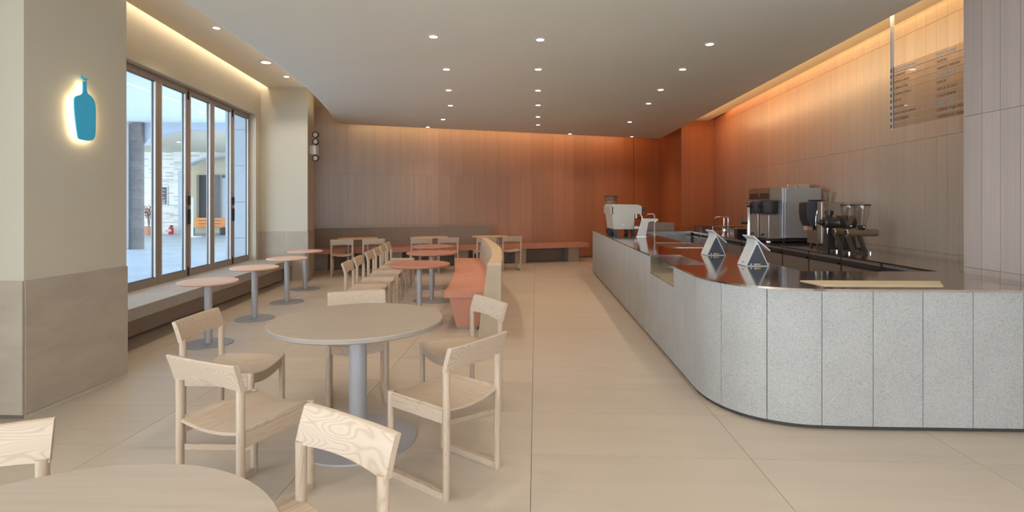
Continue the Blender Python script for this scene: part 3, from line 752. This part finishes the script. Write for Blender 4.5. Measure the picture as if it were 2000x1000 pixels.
for k in range(nR):
    z1 = mz1-k*rh; s = obj('slat', bx(MX-.004, MY1, z1-rh+.004, MX+.004, MY0, z1), 'acrylic', mb)
    obj('slat_edge', bx(MX-.005, MY1, z1-rh+.001, MX+.005, MY0, z1-rh+.0035), 'rail_white', s)
    obj('bracket', bx(MX-.017, MY0+.003, z1-rh+.008, MX-.011, MY0+.012, z1-.016), 'black_soft', s)
    for (st, hd), y0 in ((left_t[k], 5.10), (right_t[k], 4.585)):
        if not st: continue
        Rm = Matrix(((0, 0, -1, MX-.0052), (-1, 0, 0, y0), (0, 1, 0, z1-rh+.016), (0, 0, 0, 1)))
        sz = .034 if not (k == 7 and y0 > 5) else .024
        text('lettering', st, sz, 'blue_text' if hd else 'dark_text', s, Rm)

el = thing('emergency_light', 'small white wall box with black rimmed lamp heads on the far pillar', 'emergency light', (-3.905, 10.30, 2.42))
obj('housing', bx(-.03, -.075, -.0, .10, .075, .17), 'white_matt', el, bev=.008)
for z_, dx in ((.25, .055), (.385, .055), (-.07, .055)):
    h = obj('lamp_head', lathe([(.045, -.02), (.062, -.02), (.064, .0), (.060, .02), (.045, .02), (.045, -.02)], 20, cap=False), 'black', el, smooth=True)
    h.location = (.055+.02, -.02, z_); h.rotation_euler = (PI/2, 0, 0)
    g_ = obj('lens', lathe([(.001, .01), (.046, .01), (.046, .005), (.001, .005)], 16), 'white_gloss', h)
obj('bracket', tube([(.03, .0, -.1), (.03, 0, .42)], .008, 8), 'white_matt', el)

# ================================================================ EQUIPMENT
def thing_at(name, label, cat, x, y, z=CT, rz=0, group=None): return thing(name, label, cat, (x, y, z), rz, group)
# payment terminals: triangular stand and tilted screen
def make_terminal():
    t = thing('payment_terminal', 'x', 'payment terminal')
    d = .17
    def tri(P, y0, y1):
        bm = bmesh.new(); a = [bm.verts.new((x, y0, z)) for x, z in P]; c = [bm.verts.new((x, y1, z)) for x, z in P]
        bm.faces.new(a); bm.faces.new(c[::-1])
        for i in range(len(P)): bm.faces.new((a[i], a[(i+1) % len(P)], c[(i+1) % len(P)], c[i]))
        return bm
    obj('stand_shell', tri([(-.100, .002), (-.092, 0), (.098, 0), (.104, .004), (.012, .205), (-.004, .232), (-.012, .228), (-.016, .19)], 0, d), 'white_gloss', t, bev=.004)
    obj('side_cover', tri([(-.086, .006), (.094, .006), (.008, .188), (-.002, .188)], -.003, .0005), 'charcoal', t, bev=.0015)
    s = obj('screen', tri([(-.040, .258), (-.034, .266), (.110, .140), (.107, .132)], -.02, d+.03), 'white_gloss', t, bev=.003)
    obj('display', tri([(-.030, .2655), (-.0295, .2662), (.104, .149), (.1035, .1483)], -.008, d+.018), 'black', s)
    for x0, m_ in ((-.058, 'white_matt'), (-.026, 'white_matt'), (-.012, 'white_matt'), (.004, 'yellow'), (.018, 'yellow')):
        obj('port', bx(x0, -.0055, .012, x0+.012, -.0028, .022), m_, t)
    obj('badge', bx(-.0965, .05, .03, -.092, .075, .034), 'charcoal', t)
    return t
tm = make_terminal(); tm.location = (2.145, 4.62, CT+.001); tag(tm, 'white triangular payment terminal on the worktop, the nearer of two', None, 'payment terminals on the worktop')
copy_tree(tm, (2.165, 5.60, CT+.001), .0, 'white triangular payment terminal on the worktop, the farther of two')

# espresso machine on the counter (seen from its side; works face +X)
em = thing_at('espresso_machine', 'white two group espresso machine at the far end of the stone counter', 'espresso machine', 1.80, 9.50, CT+.001)
def yz(P, y0, y1):      # polygon in X,Z extruded along Y
    bm = bmesh.new(); a = [bm.verts.new((x, y0, z)) for x, z in P]; c = [bm.verts.new((x, y1, z)) for x, z in P]
    bm.faces.new(a); bm.faces.new(c[::-1]); n = len(P)
    for i in range(n): bm.faces.new((a[i], a[(i+1) % n], c[(i+1) % n], c[i]))
    return bm
obj('body', yz([(.04, .09), (.40, .09), (.42, .37), (.0, .37)], .02, .68), 'machine_white', em, bev=.006)
obj('side_panel', yz([(.055, .095), (.385, .095), (.405, .37), (.02, .37)], -.002, .025), 'machine_white', em, bev=.004)
obj('upper_body', yz([(-.02, .365), (.545, .365), (.55, .50), (-.015, .50)], .0, .70), 'machine_white', em, bev=.008)
obj('lid', yz([(-.01, .50), (.55, .50), (.47, .535), (.0, .545)], -.005, .705), 'machine_white', em, bev=.005)
obj('rear_panel', bx(-.03, .03, .37, -.018, .67, .495), 'machine_blush', em, bev=.003)
obj('corner_strip', yz([(.0, .365), (.02, .365), (.02, .498), (.0, .498)], -.006, .004), 'black', em)
obj('corner_strip', yz([(.535, .365), (.555, .365), (.558, .498), (.538, .498)], -.006, .004), 'black', em)
obj('knob', tube([(.55, .03, .45), (.60, .03, .45)], [.022, .026], 16), 'black', em, smooth=True)
obj('badge', bx(.18, -.006, .165, .23, -.002, .172), 'chrome', em)
for yy in (.06, .62):
    for xx in (.05, .37):
        obj('foot', yz([(xx, .0), (xx+.06, 0), (xx+.045, .09), (xx-.03, .09)], yy-.03, yy+.03), 'black', em, bev=.003)
for yy in (.15, .45):
    g = obj('group_head', tube([(.47, yy, .365), (.47, yy, .29)], [.04, .035], 16), 'chrome', em, smooth=True)
    obj('portafilter', tube([(.47, yy, .30), (.56, yy, .285), (.66, yy, .255)], [.012, .013, .015], 10), 'black', g, smooth=True)
obj('drip_tray', bx(.39, .02, .10, .60, .68, .145), 'steel_brush', em, bev=.004)
obj('steam_wand', tube([(.53, .06, .37), (.56, .05, .30), (.53, .05, .17)], .006, 8), 'chrome', em, smooth=True)
# grinder behind it
gr = thing_at('coffee_grinder', 'small coffee grinder with clear hopper standing behind the espresso machine', 'coffee grinder', 1.98, 10.55, CT+.001)
obj('body', lathe([(.001, 0), (.10, 0), (.10, .03), (.075, .06), (.075, .40), (.06, .46), (.001, .46)], 24), 'black', gr, smooth=True)
hp = obj('hopper', lathe([(.045, .46), (.055, .49), (.12, .56), (.135, .69), (.128, .69), (.112, .56), (.04, .49), (.045, .46)], 24, cap=False), 'glass_hopper', gr, smooth=True)
obj('lid', lathe([(.001, .69), (.14, .69), (.14, .705), (.12, .715), (.001, .715)], 24), 'black', hp, smooth=True)
obj('beans', lathe([(.001, .49), (.045, .49), (.10, .56), (.105, .60), (.001, .61)], 20), 'machine_blush', gr, smooth=True)
# white pour tower
pt = thing_at('pour_tower', 'white angled pour over tower with a horizontal arm beside the espresso machine', 'pour over tower', 2.10, 8.80, CT+.001)
obj('column', yz([(.0, 0), (.13, 0), (.175, .235), (.19, .25), (.335, .262), (.335, .300), (.115, .305), (.085, .28)], 0, .09), 'white_gloss', pt, bev=.012)
obj('nozzle', tube([(.31, .045, .262), (.31, .045, .245)], .01, 10), 'chrome', pt)
obj('foot_ring', bx(-.03, -.015, 0, .14, .105, .006), 'chrome', pt, bev=.002)
fa = thing_at('water_faucet', 'thin pale swan neck water faucet rising from the worktop by the pour tower', 'faucet', 2.50, 9.25, CT+.001)
obj('pipe', tube([(0, 0, 0), (0, 0, .34)]+[(-.03+.03*math.cos(a), 0, .34+.03*math.sin(a)) for a in (PI/6, PI/3, PI/2)]+[(-.12, 0, .37), (-.125, 0, .35)], .009, 10), 'rail_white', fa, smooth=True)
obj('flange', lathe([(.001, 0), (.035, 0), (.03, .012), (.001, .012)], 20), 'chrome', fa, smooth=True)

# batch brewer on the back bar
bb = thing_at('batch_brewer', 'tall stainless twin batch coffee brewer on the back bar', 'coffee brewer', 3.86, 7.54, CT+.001)
obj('body', bx(.0, .0, .06, .56, .68, .78), 'steel_panel', bb, bev=.004)
obj('side_panel', bx(.05, -.008, .062, .555, .0, .775), 'steel_panel', bb, bev=.002)
for xx in (.012, .045): obj('trim_strip', bx(xx, -.012, .062, xx+.006, -.002, .775), 'chrome', bb)
obj('top_housing', bx(-.17, .005, .60, .0, .675, .78), 'bronze_steel', bb, bev=.004)
for k in range(2):
    yy = .04+k*.33
    c = obj('control_panel', yz([(-.185, .62), (-.178, .62), (-.150, .775), (-.157, .775)], yy, yy+.27), 'black', bb)
    obj('brew_basket', lathe([(.001, .40), (.085, .40), (.10, .42), (.105, .52), (.11, .585), (.001, .585)], 24, None, (-.09, yy+.135, 0)), 'black_soft', bb, smooth=True)
    obj('basket_handle', tube([(-.18, yy+.135, .50), (-.27, yy+.135, .515)], [.014, .018], 10), 'black', bb, smooth=True)
    s = obj('server', bx(-.17, yy-.01, .05, .0, yy+.27, .385), 'steel_door', bb, bev=.02)
    obj('sight_gauge', bx(-.178, yy+.0, .06, -.168, yy+.02, .385), 'chrome', s)
    obj('tap', tube([(-.17, yy+.14, .10), (-.21, yy+.14, .10), (-.21, yy+.14, .07)], .011, 8), 'black', s)
    obj('server_foot', lathe([(.001, -.0), (.05, 0), (.05, .05), (.001, .05)], 20, None, (-.10, yy+.13, 0)), 'chrome', bb, smooth=True)
for xx, yy in ((.04, .04), (.5, .04), (.04, .64), (.5, .64)): obj('foot', lathe([(.001, 0), (.025, 0), (.02, .06), (.001, .06)], 12, None, (xx, yy, 0)), 'black', bb)
obj('base_tray', bx(-.19, .0, .012, .54, .68, .045), 'black', bb)
obj('filter_box', bx(.42, .30, .78, .56, .60, .84), 'machine_blush', bb, bev=.004)
for xx, rr in ((.22, .022), (.34, .026)): obj('valve_cap', lathe([(.001, .78), (rr, .78), (rr*.8, .81), (rr*1.1, .82), (.001, .835)], 12, None, (xx, .25, 0)), 'chrome', bb, smooth=True)
# steel hot water columns
for k, (xx, yy, lab) in enumerate([(3.74, 8.30, 'slim steel tap column left of the batch brewer, with the black lever tap'), (3.70, 7.90, 'slim steel column standing against the front of the batch brewer')]):
    if k == 1: xx, yy = 3.76, 8.285+.0
    if k == 1: continue
    t = thing_at('tap_column', lab, 'tap column', xx, yy)
    for q, dx in enumerate((0, .125)):
        obj('column', lathe([(.001, .0), (.045, .0), (.045, .54), (.04, .55), (.001, .55)], 24, None, (dx, -dx*.3, 0)), 'steel_brush', t, smooth=True)
        obj('cap', lathe([(.001, .55), (.055, .55), (.055, .565), (.001, .565)], 24, None, (dx, -dx*.3, 0)), 'black', t, smooth=True)
    tp = obj('tap', tube([(-.04, 0, .25), (-.13, 0, .25)], .018, 10), 'black', t, smooth=True)
    obj('lever', tube([(-.12, 0, .25), (-.12, 0, .31), (-.118, 0, .37)], [.014, .012, .006], 8), 'black', tp, smooth=True)
# small automatic brewer with curved black face
ab = thing_at('automatic_brewer', 'bronze steel box brewer with a curved black control face', 'coffee brewer', 3.89, 6.72, CT+.001)
obj('body', bx(.0, .0, .04, .345, .23, .575), 'bronze_steel', ab, bev=.005)
obj('corner_trim', bx(.055, -.006, .04, .062, .0, .57), 'chrome', ab)
obj('top_lid', bx(.0, .03, .577, .13, .20, .60), 'black', ab, bev=.004)
P = [(.0, .575), (-.10, .57), (-.125, .54), (-.125, .44), (-.11, .34), (-.08, .27), (-.04, .255), (-.02, .30), (-.005, .45)]
obj('control_face', yz(P, .02, .20), 'charcoal', ab, bev=.008)
obj('button_panel', yz([(-.128, .56), (-.132, .44), (-.117, .34), (-.088, .27), (-.084, .275), (-.110, .34), (-.124, .44), (-.12, .56)], .03, .19), 'black', ab)
obj('spout', bx(-.09, .07, .21, -.02, .15, .26), 'pot_clay', ab, bev=.006)
obj('grip', tube([(-.005, -.004, .46), (-.018, -.006, .38), (-.02, -.006, .28), (-.01, -.004, .22)], .007, 8), 'chrome', ab, smooth=True)
for xx, yy in ((.03, .04), (.31, .04), (.03, .19), (.31, .19)): obj('foot', lathe([(.001, 0), (.02, 0), (.018, .04), (.001, .04)], 12, None, (xx, yy, 0)), 'black', ab)
# large shop grinder
sg2 = thing_at('shop_grinder', 'large dark shop grinder with horizontal motor and tall clear hopper', 'coffee grinder', 3.705, 6.28, CT+.001)
obj('motor', tube([(.145, 0, .325), (.155, 0, .325), (.35, 0, .325), (.37, 0, .325)], [.07, .085, .085, .06], 28), 'grinder_black', sg2, smooth=True)
obj('grind_head', tube([(.0, 0, .325), (.015, 0, .325), (.13, 0, .325), (.15, 0, .325)], [.045, .066, .07, .085], 28), 'grinder_black', sg2, smooth=True)
d = obj('dial', tube([(-.07, 0, .325), (-.035, 0, .325), (-.03, 0, .325), (.0, 0, .325)], [.012, .02, .034, .036], 20), 'black', sg2, smooth=True)
obj('throat', lathe([(.001, .38), (.03, .38), (.034, .41), (.045, .415), (.048, .465), (.001, .465)], 20, None, (.07, 0, 0)), 'black', sg2, smooth=True)
obj('hopper', lathe([(.035, .465), (.045, .485), (.074, .64), (.084, .69), (.079, .69), (.069, .64), (.04, .485), (.03, .465), (.035, .465)], 28, None, (.07, 0, 0), False), 'glass_hopper', sg2, smooth=True)
obj('chute', tube([(.06, 0, .27), (.06, -.01, .17)], [.022, .017], 14), 'steel_brush', sg2, smooth=True)
obj('column', yz([(.03, .0), (.13, 0), (.115, .28), (.05, .28)], -.03, .06), 'grinder_black', sg2, bev=.006)
obj('column', yz([(.19, .03), (.36, .03), (.32, .27), (.235, .27)], -.06, .06), 'grinder_black', sg2, bev=.01)
obj('base', bx(.0, -.10, .0, .44, .12, .03), 'grinder_black', sg2, bev=.01)
obj('clamp', tube([(.10, -.03, .24), (.20, -.06, .21), (.23, -.06, .22)], .006, 8), 'black', sg2)
# tube grinders on angular stands
def make_tube_grinder():
    t = thing('tube_grinder', 'x', 'coffee grinder')
    obj('tube', tube([(.0, 0, .225), (.006, 0, .225), (.34, 0, .225), (.352, 0, .225)], [.036, .042, .042, .036], 28), 'bronze_steel', t, smooth=True)
    obj('end_cap', tube([(-.004, 0, .225), (.004, 0, .225)], [.030, .034], 24), 'black', t, smooth=True)
    obj('neck', lathe([(.001, .26), (.028, .262), (.034, .275), (.04, .285), (.042, .31), (.001, .312)], 22, None, (.18, 0, 0)), 'black', t, smooth=True)
    h = obj('hopper', lathe([(.036, .31), (.045, .34), (.072, .42), (.083, .525), (.079, .525), (.068, .42), (.041, .34), (.032, .31), (.036, .31)], 28, None, (.18, 0, 0), False), 'glass_hopper', t, smooth=True)
    obj('hopper_lid', lathe([(.001, .525), (.088, .525), (.088, .542), (.001, .542)], 28, None, (.18, 0, 0)), 'black', h, smooth=True)
    obj('dial_mark', bx(.17, -.043, .285, .19, -.040, .30), 'white_matt', t)
    b = yz([(-.02, .0), (.225, .0), (.232, .022), (-.02, .022)], -.03, .03); obj('stand_base', b, 'stand_dark', t, bev=.002)
    obj('stand_leg', yz([(.01, .20), (.035, .20), (.105, .02), (.078, .02)], -.025, .025), 'stand_dark', t, bev=.002)
    obj('stand_leg', yz([(.135, .20), (.160, .20), (.232, .02), (.205, .02)], -.025, .025), 'stand_dark', t, bev=.002)
    for q in (.02, .25): obj('foot', lathe([(.001, -.0), (.012, 0), (.012, .018), (.001, .018)], 10, None, (q, -.04, 0)), 'chrome', t)
    return t
tg = make_tube_grinder(); tg.location = (3.705, 5.86, CT+.001); tag(tg, 'tube shaped bronze grinder with clear lidded hopper, nearest on the back bar', None, 'tube grinders on the back bar')
copy_tree(tg, (3.715, 6.10, CT+.001), 0, 'tube shaped bronze grinder with clear lidded hopper, just behind the nearest one')

# rinser, scales and small items far along the back bar
r1 = thing_at('rinse_faucet', 'short chrome bridge faucet on the far part of the back bar', 'faucet', 4.06, 10.1)
for q in (0, .09): obj('pipe', tube([(q, q*.3, 0), (q, q*.3, .28)], .013, 10), 'chrome', r1, smooth=True)
obj('arm', tube([(.09, .0, .29), (0, 0, .30), (-.16, -.02, .295), (-.19, -.02, .26)], .014, 10), 'chrome', r1, smooth=True)
r2 = thing_at('wire_rack', 'low steel drying rack in front of the bridge faucet', 'rack', 3.74, 9.45)
obj('shelf', bx(-.12, -.2, .14, .32, .28, .155), 'bronze_steel', r2, bev=.003); obj('shelf', bx(-.05, -.2, .05, .32, .28, .06), 'bronze_steel', r2, bev=.003)
for xx in (-.04, .30):
    for yy in (-.18, .26): obj('post', tube([(xx, yy, 0), (xx, yy, .15)], .008, 8), 'steel', r2)
for k, (dx, dy) in enumerate(((.03, -.1), (.15, -.1), (.26, -.1), (.1, .1))):
    t = thing_at('steel_pitcher', 'small steel milk pitcher on the drying rack, ' + ('leftmost at the front', 'middle at the front', 'rightmost at the front', 'the one behind')[k], 'pitcher', 3.74+dx, 9.45+dy, CT+.061, 0, 'milk pitchers on the drying rack')
    obj('cup', lathe([(.001, 0), (.038, 0), (.04, .02), (.03, .06), (.034, .07), (.028, .06), (.001, .01)], 16), 'chrome', t, smooth=True)
    obj('handle', tube([(.036, 0, .055), (.058, 0, .05), (.058, 0, .02), (.038, 0, .015)], .004, 6), 'chrome', t)
r3 = thing_at('knock_box', 'square black knock box on the back bar left of the batch brewer', 'knock box', 3.80, 8.90)
obj('bin', bx(0, 0, 0, .19, .20, .12), 'black', r3, bev=.005); obj('knock_bar', tube([(0, .1, .125), (.19, .1, .125)], .012, 10), 'steel', r3)
obj('side_plate', bx(-.05, .0, .0, -.004, .19, .13), 'steel_brush', r3, bev=.003)
r4 = thing_at('rinse_box', 'low steel drip box under the drying rack on the back bar', 'drip box', 3.70, 10.25)
obj('box', bx(0, 0, 0, .26, .5, .10), 'bronze_steel', r4, bev=.004); obj('grille', bx(.02, .02, .10, .24, .48, .108), 'dark_gap', r4)

# ================================================================ OUTSIDE THE WINDOW
tag(obj('ground_outside', prism([(-30, -12), (WX(0)-.3, -12), (-4.6, 4.0), (WX(12.6)-.3, 12.6), (-6, 30), (-30, 34)], -.15, -.02), 'ext_ground'), kind='structure')
struct('ceiling_portico', prism([(-16, 3.0), (-4.6, 3.0), (-5.4, 12.6), (-5.4, 17.5), (-16, 17.5)], 4.13, 4.30), 'ext_white')
# stacked slab pier and column
def stack(nm, label, x0, x1, y0, y1, h, step, mat):
    t = thing(nm, label, 'column'); z = 0
    while z < h-.01:
        z2 = min(h, z+step); obj('slab', bx(x0, y0, z-.02 if z == 0 else z+.004, x1, y1, z2-.004), mat, t, bev=.004, seg=1); z = z2
    obj('core', bx(x0+.01, y0+.01, -.02, x1-.01, y1-.01, h), 'ext_dark', t)
    return t
stack('stone_column', 'dark grey banded stone column outside the first window leaf', -12.48, -12.09, 17.2, 17.34, 4.13, .32, 'ext_stone')
stack('stone_pier', 'pale blue grey panelled pier outside the last window leaf', -5.95, -5.42, 10.95, 11.6, 4.13, .75, 'ext_panel')
tag(obj('lit_edge', bx(-12.66, 17.0, -.02, -12.50, 17.3, 4.13), 'ext_white'), 'narrow white strip painted as a lit edge beside the dark banded column outside', 'post')  # white strip stands in for a lit edge; the light is in its colour
# arched beam
def arch_wall(xa, xb, y0, y1, zs, zc, ztop, n=20, xl=None, xr=None, bm=None):
    bm = bm or bmesh.new(); cx = (xa+xb)/2; a = (xb-xa)/2; P = []
    for i in range(n+1):
        x = xa+(xb-xa)*i/n; P.append((x, zs+(zc-zs)*math.sqrt(max(0, 1-((x-cx)/a)**2))))
    for (x0, z0), (x1, z1) in zip(P, P[1:]):
        q = [(x0, z0), (x1, z1), (x1, ztop), (x0, ztop)]
        lo = [bm.verts.new((x, y0, z)) for x, z in q]; hi = [bm.verts.new((x, y1, z)) for x, z in q]
        bm.faces.new(lo); bm.faces.new(hi[::-1])
        for i in range(4): bm.faces.new((lo[i], lo[(i+1) % 4], hi[(i+1) % 4], hi[i]))
    if xl is not None: box(bm, xl, y0, -.02, xa, y1, ztop)
    if xr is not None: box(bm, xb, y0, -.02, xr, y1, ztop)
    return bm
tag(obj('arched_beam', arch_wall(-12.12, -8.3, 17.35, 17.65, 3.40, 3.90, 4.30), 'ext_panel'), kind='structure')
tag(obj('exterior_soffit', prism([(-24, 17.65), (-6, 17.65), (-6, 27.4), (-24, 27.4)], 4.05, 4.2), 'ext_soffit'), kind='structure')
fb_ = thing('brick_building', 'pale brick building with an arched entrance across the covered court', 'building')
obj('brick_wall', arch_wall(-16.25, -10.9, 26.2, 26.5, 2.95, 3.88, 4.1, 24, -21, -8, None), 'ext_brick', fb_)
obj('arch_trim', arch_wall(-16.25, -10.9, 26.15, 26.2, 2.95, 3.88, 3.0, 24, None, None) if False else arch_wall(-16.4, -16.1, 26.1, 26.22, 2.9, 2.91, 2.95, 2, None, None), 'ext_panel', fb_)
# arch rim as a swept band
cx, a_ = -13.575, 2.675; rim = []
for i in range(25):
    x = -16.25+5.35*i/24; rim.append((x, 2.95+.93*math.sqrt(max(0, 1-((x-cx)/a_)**2))))
rr = [[(x, 26.05, z), (x, 26.22, z), (x, 26.22, z+.09), (x, 26.05, z+.09)] for x, z in rim]
obj('arch_rim', loft(rr), 'ext_panel', fb_)
obj('pilaster', bx(-16.5, 26.05, -.02, -16.18, 26.2, 3.1), 'ext_panel', fb_)
obj('entrance_wall', bx(-17, 27.2, -.02, -10, 27.4, 4.1), 'ext_soffit', fb_)
gw = obj('shop_window', bx(-16.2, 27.1, .25, -10.9, 27.19, 2.95), 'ext_dark', fb_)
for k in range(5):
    x = -16.15+k*1.2; obj('window_frame', bx(x, 27.04, .25, x+.08, 27.1, 2.95), 'bench_block', gw)
obj('curtain', bx(-14.9, 27.05, .35, -14.1, 27.09, 2.8), 'ext_panel', gw)
obj('curtain', bx(-13.8, 27.05, .35, -12.9, 27.09, 2.8), 'ext_stone', gw)
pq = thing('wall_plaque', 'dark wall plaque with white lettering on the brick building', 'plaque', (-17.28, 26.18, 1.42))
obj('frame', bx(-.20, -.03, -.02, .20, .0, .92), 'ext_white', pq, bev=.01); obj('plate', bx(-.16, -.04, .02, .16, -.03, .88), 'ext_plaque', pq)
for k, (zz, wd) in enumerate(((.72, .16), (.56, .14), (.36, .12), (.22, .20), (.13, .22), (.06, .2))): obj('lettering', bx(-.02-wd/2, -.043, zz, -.02+wd/2, -.04, zz+.025), 'ext_white', pq)
fe = thing('fire_extinguisher', 'red fire extinguisher standing at the foot of the brick wall outside', 'fire extinguisher', (-16.75, 25.9, -.02))
obj('cylinder', lathe([(.001, 0), (.10, 0), (.11, .03), (.11, .30), (.06, .38), (.001, .38)], 16), 'red_ext', fe, smooth=True)
obj('valve', bx(-.03, -.03, .38, .09, .03, .44), 'black', fe, bev=.005); obj('tag_label', bx(-.07, -.115, .14, .07, -.10, .24), 'white_matt', fe)
ob = thing('slatted_bench', 'orange wooden slatted bench in front of the shop entrance outside', 'bench', (-14.6, 25.4, -.02))
for k in range(3): obj('slat', bx(-.85, .0, .40+k*.15, .85, .05, .52+k*.15), 'ext_orange', ob, bev=.005)
for k in range(3): obj('slat', bx(-.85, -.40+k*.13, .36, .85, -.29+k*.13, .39), 'ext_orange', ob, bev=.005)
for s in (-.75, .75): obj('leg', bx(s-.03, -.38, 0, s+.03, .05, .36), 'ext_dark', ob)
ws = thing('sign_stand', 'tall white free standing sign post on the court outside', 'sign', (-14.4, 23.7, -.02))
obj('post', bx(-.14, -.05, .03, .06, .05, 1.78), 'ext_white', ws, bev=.01); obj('foot', bx(-.16, -.2, 0, .32, .2, .035), 'ext_white', ws, bev=.01)
pl = thing('potted_tree', 'small reddish leaved tree in a clay pot beside the brick wall outside', 'potted tree', (-17.35, 25.2, -.02))
obj('pot', lathe([(.001, 0), (.20, 0), (.27, .42), (.24, .42), (.22, .36), (.001, .36)], 20), 'pot_clay', pl, smooth=True)
b = bmesh.new()
for k in range(5): tube([(0, 0, .36), (.05*math.cos(k*1.3), .05*math.sin(k*1.3), .8), (.25*math.cos(k*1.3), .25*math.sin(k*1.3), 1.25)], [.02, .013, .005], 6, b)
obj('trunk', b, 'baseboard', pl)
b = bmesh.new(); random.seed(5)
for k in range(420):
    u = Vector((random.gauss(0, 1), random.gauss(0, 1), random.gauss(0, 1))).normalized()*random.uniform(.1, .36); c = Vector((0, 0, 1.12))+u
    d1 = Vector((random.gauss(0, 1), random.gauss(0, 1), random.gauss(0, 1))).normalized()*.035; d2 = d1.orthogonal().normalized()*.018
    vs = [b.verts.new(c-d1), b.verts.new(c+d2), b.verts.new(c+d1), b.verts.new(c-d2)]; b.faces.new(vs)
tag(obj('leaves', b, 'leaf_red', pl), kind='stuff')
for k, (x, y_, z) in enumerate(((-9.0, 15.3, 4.128), (-12.2, 16.5, 4.128), (-13.9, 22.0, 4.048))):
    copy_tree(dl0, (x, y_, z), 0, ['round downlight in the white portico ceiling outside', 'round downlight in the portico ceiling close to the banded column', 'round downlight in the beige soffit behind the arched beam'][k], 'downlights outside').scale = (2, 2, 1)
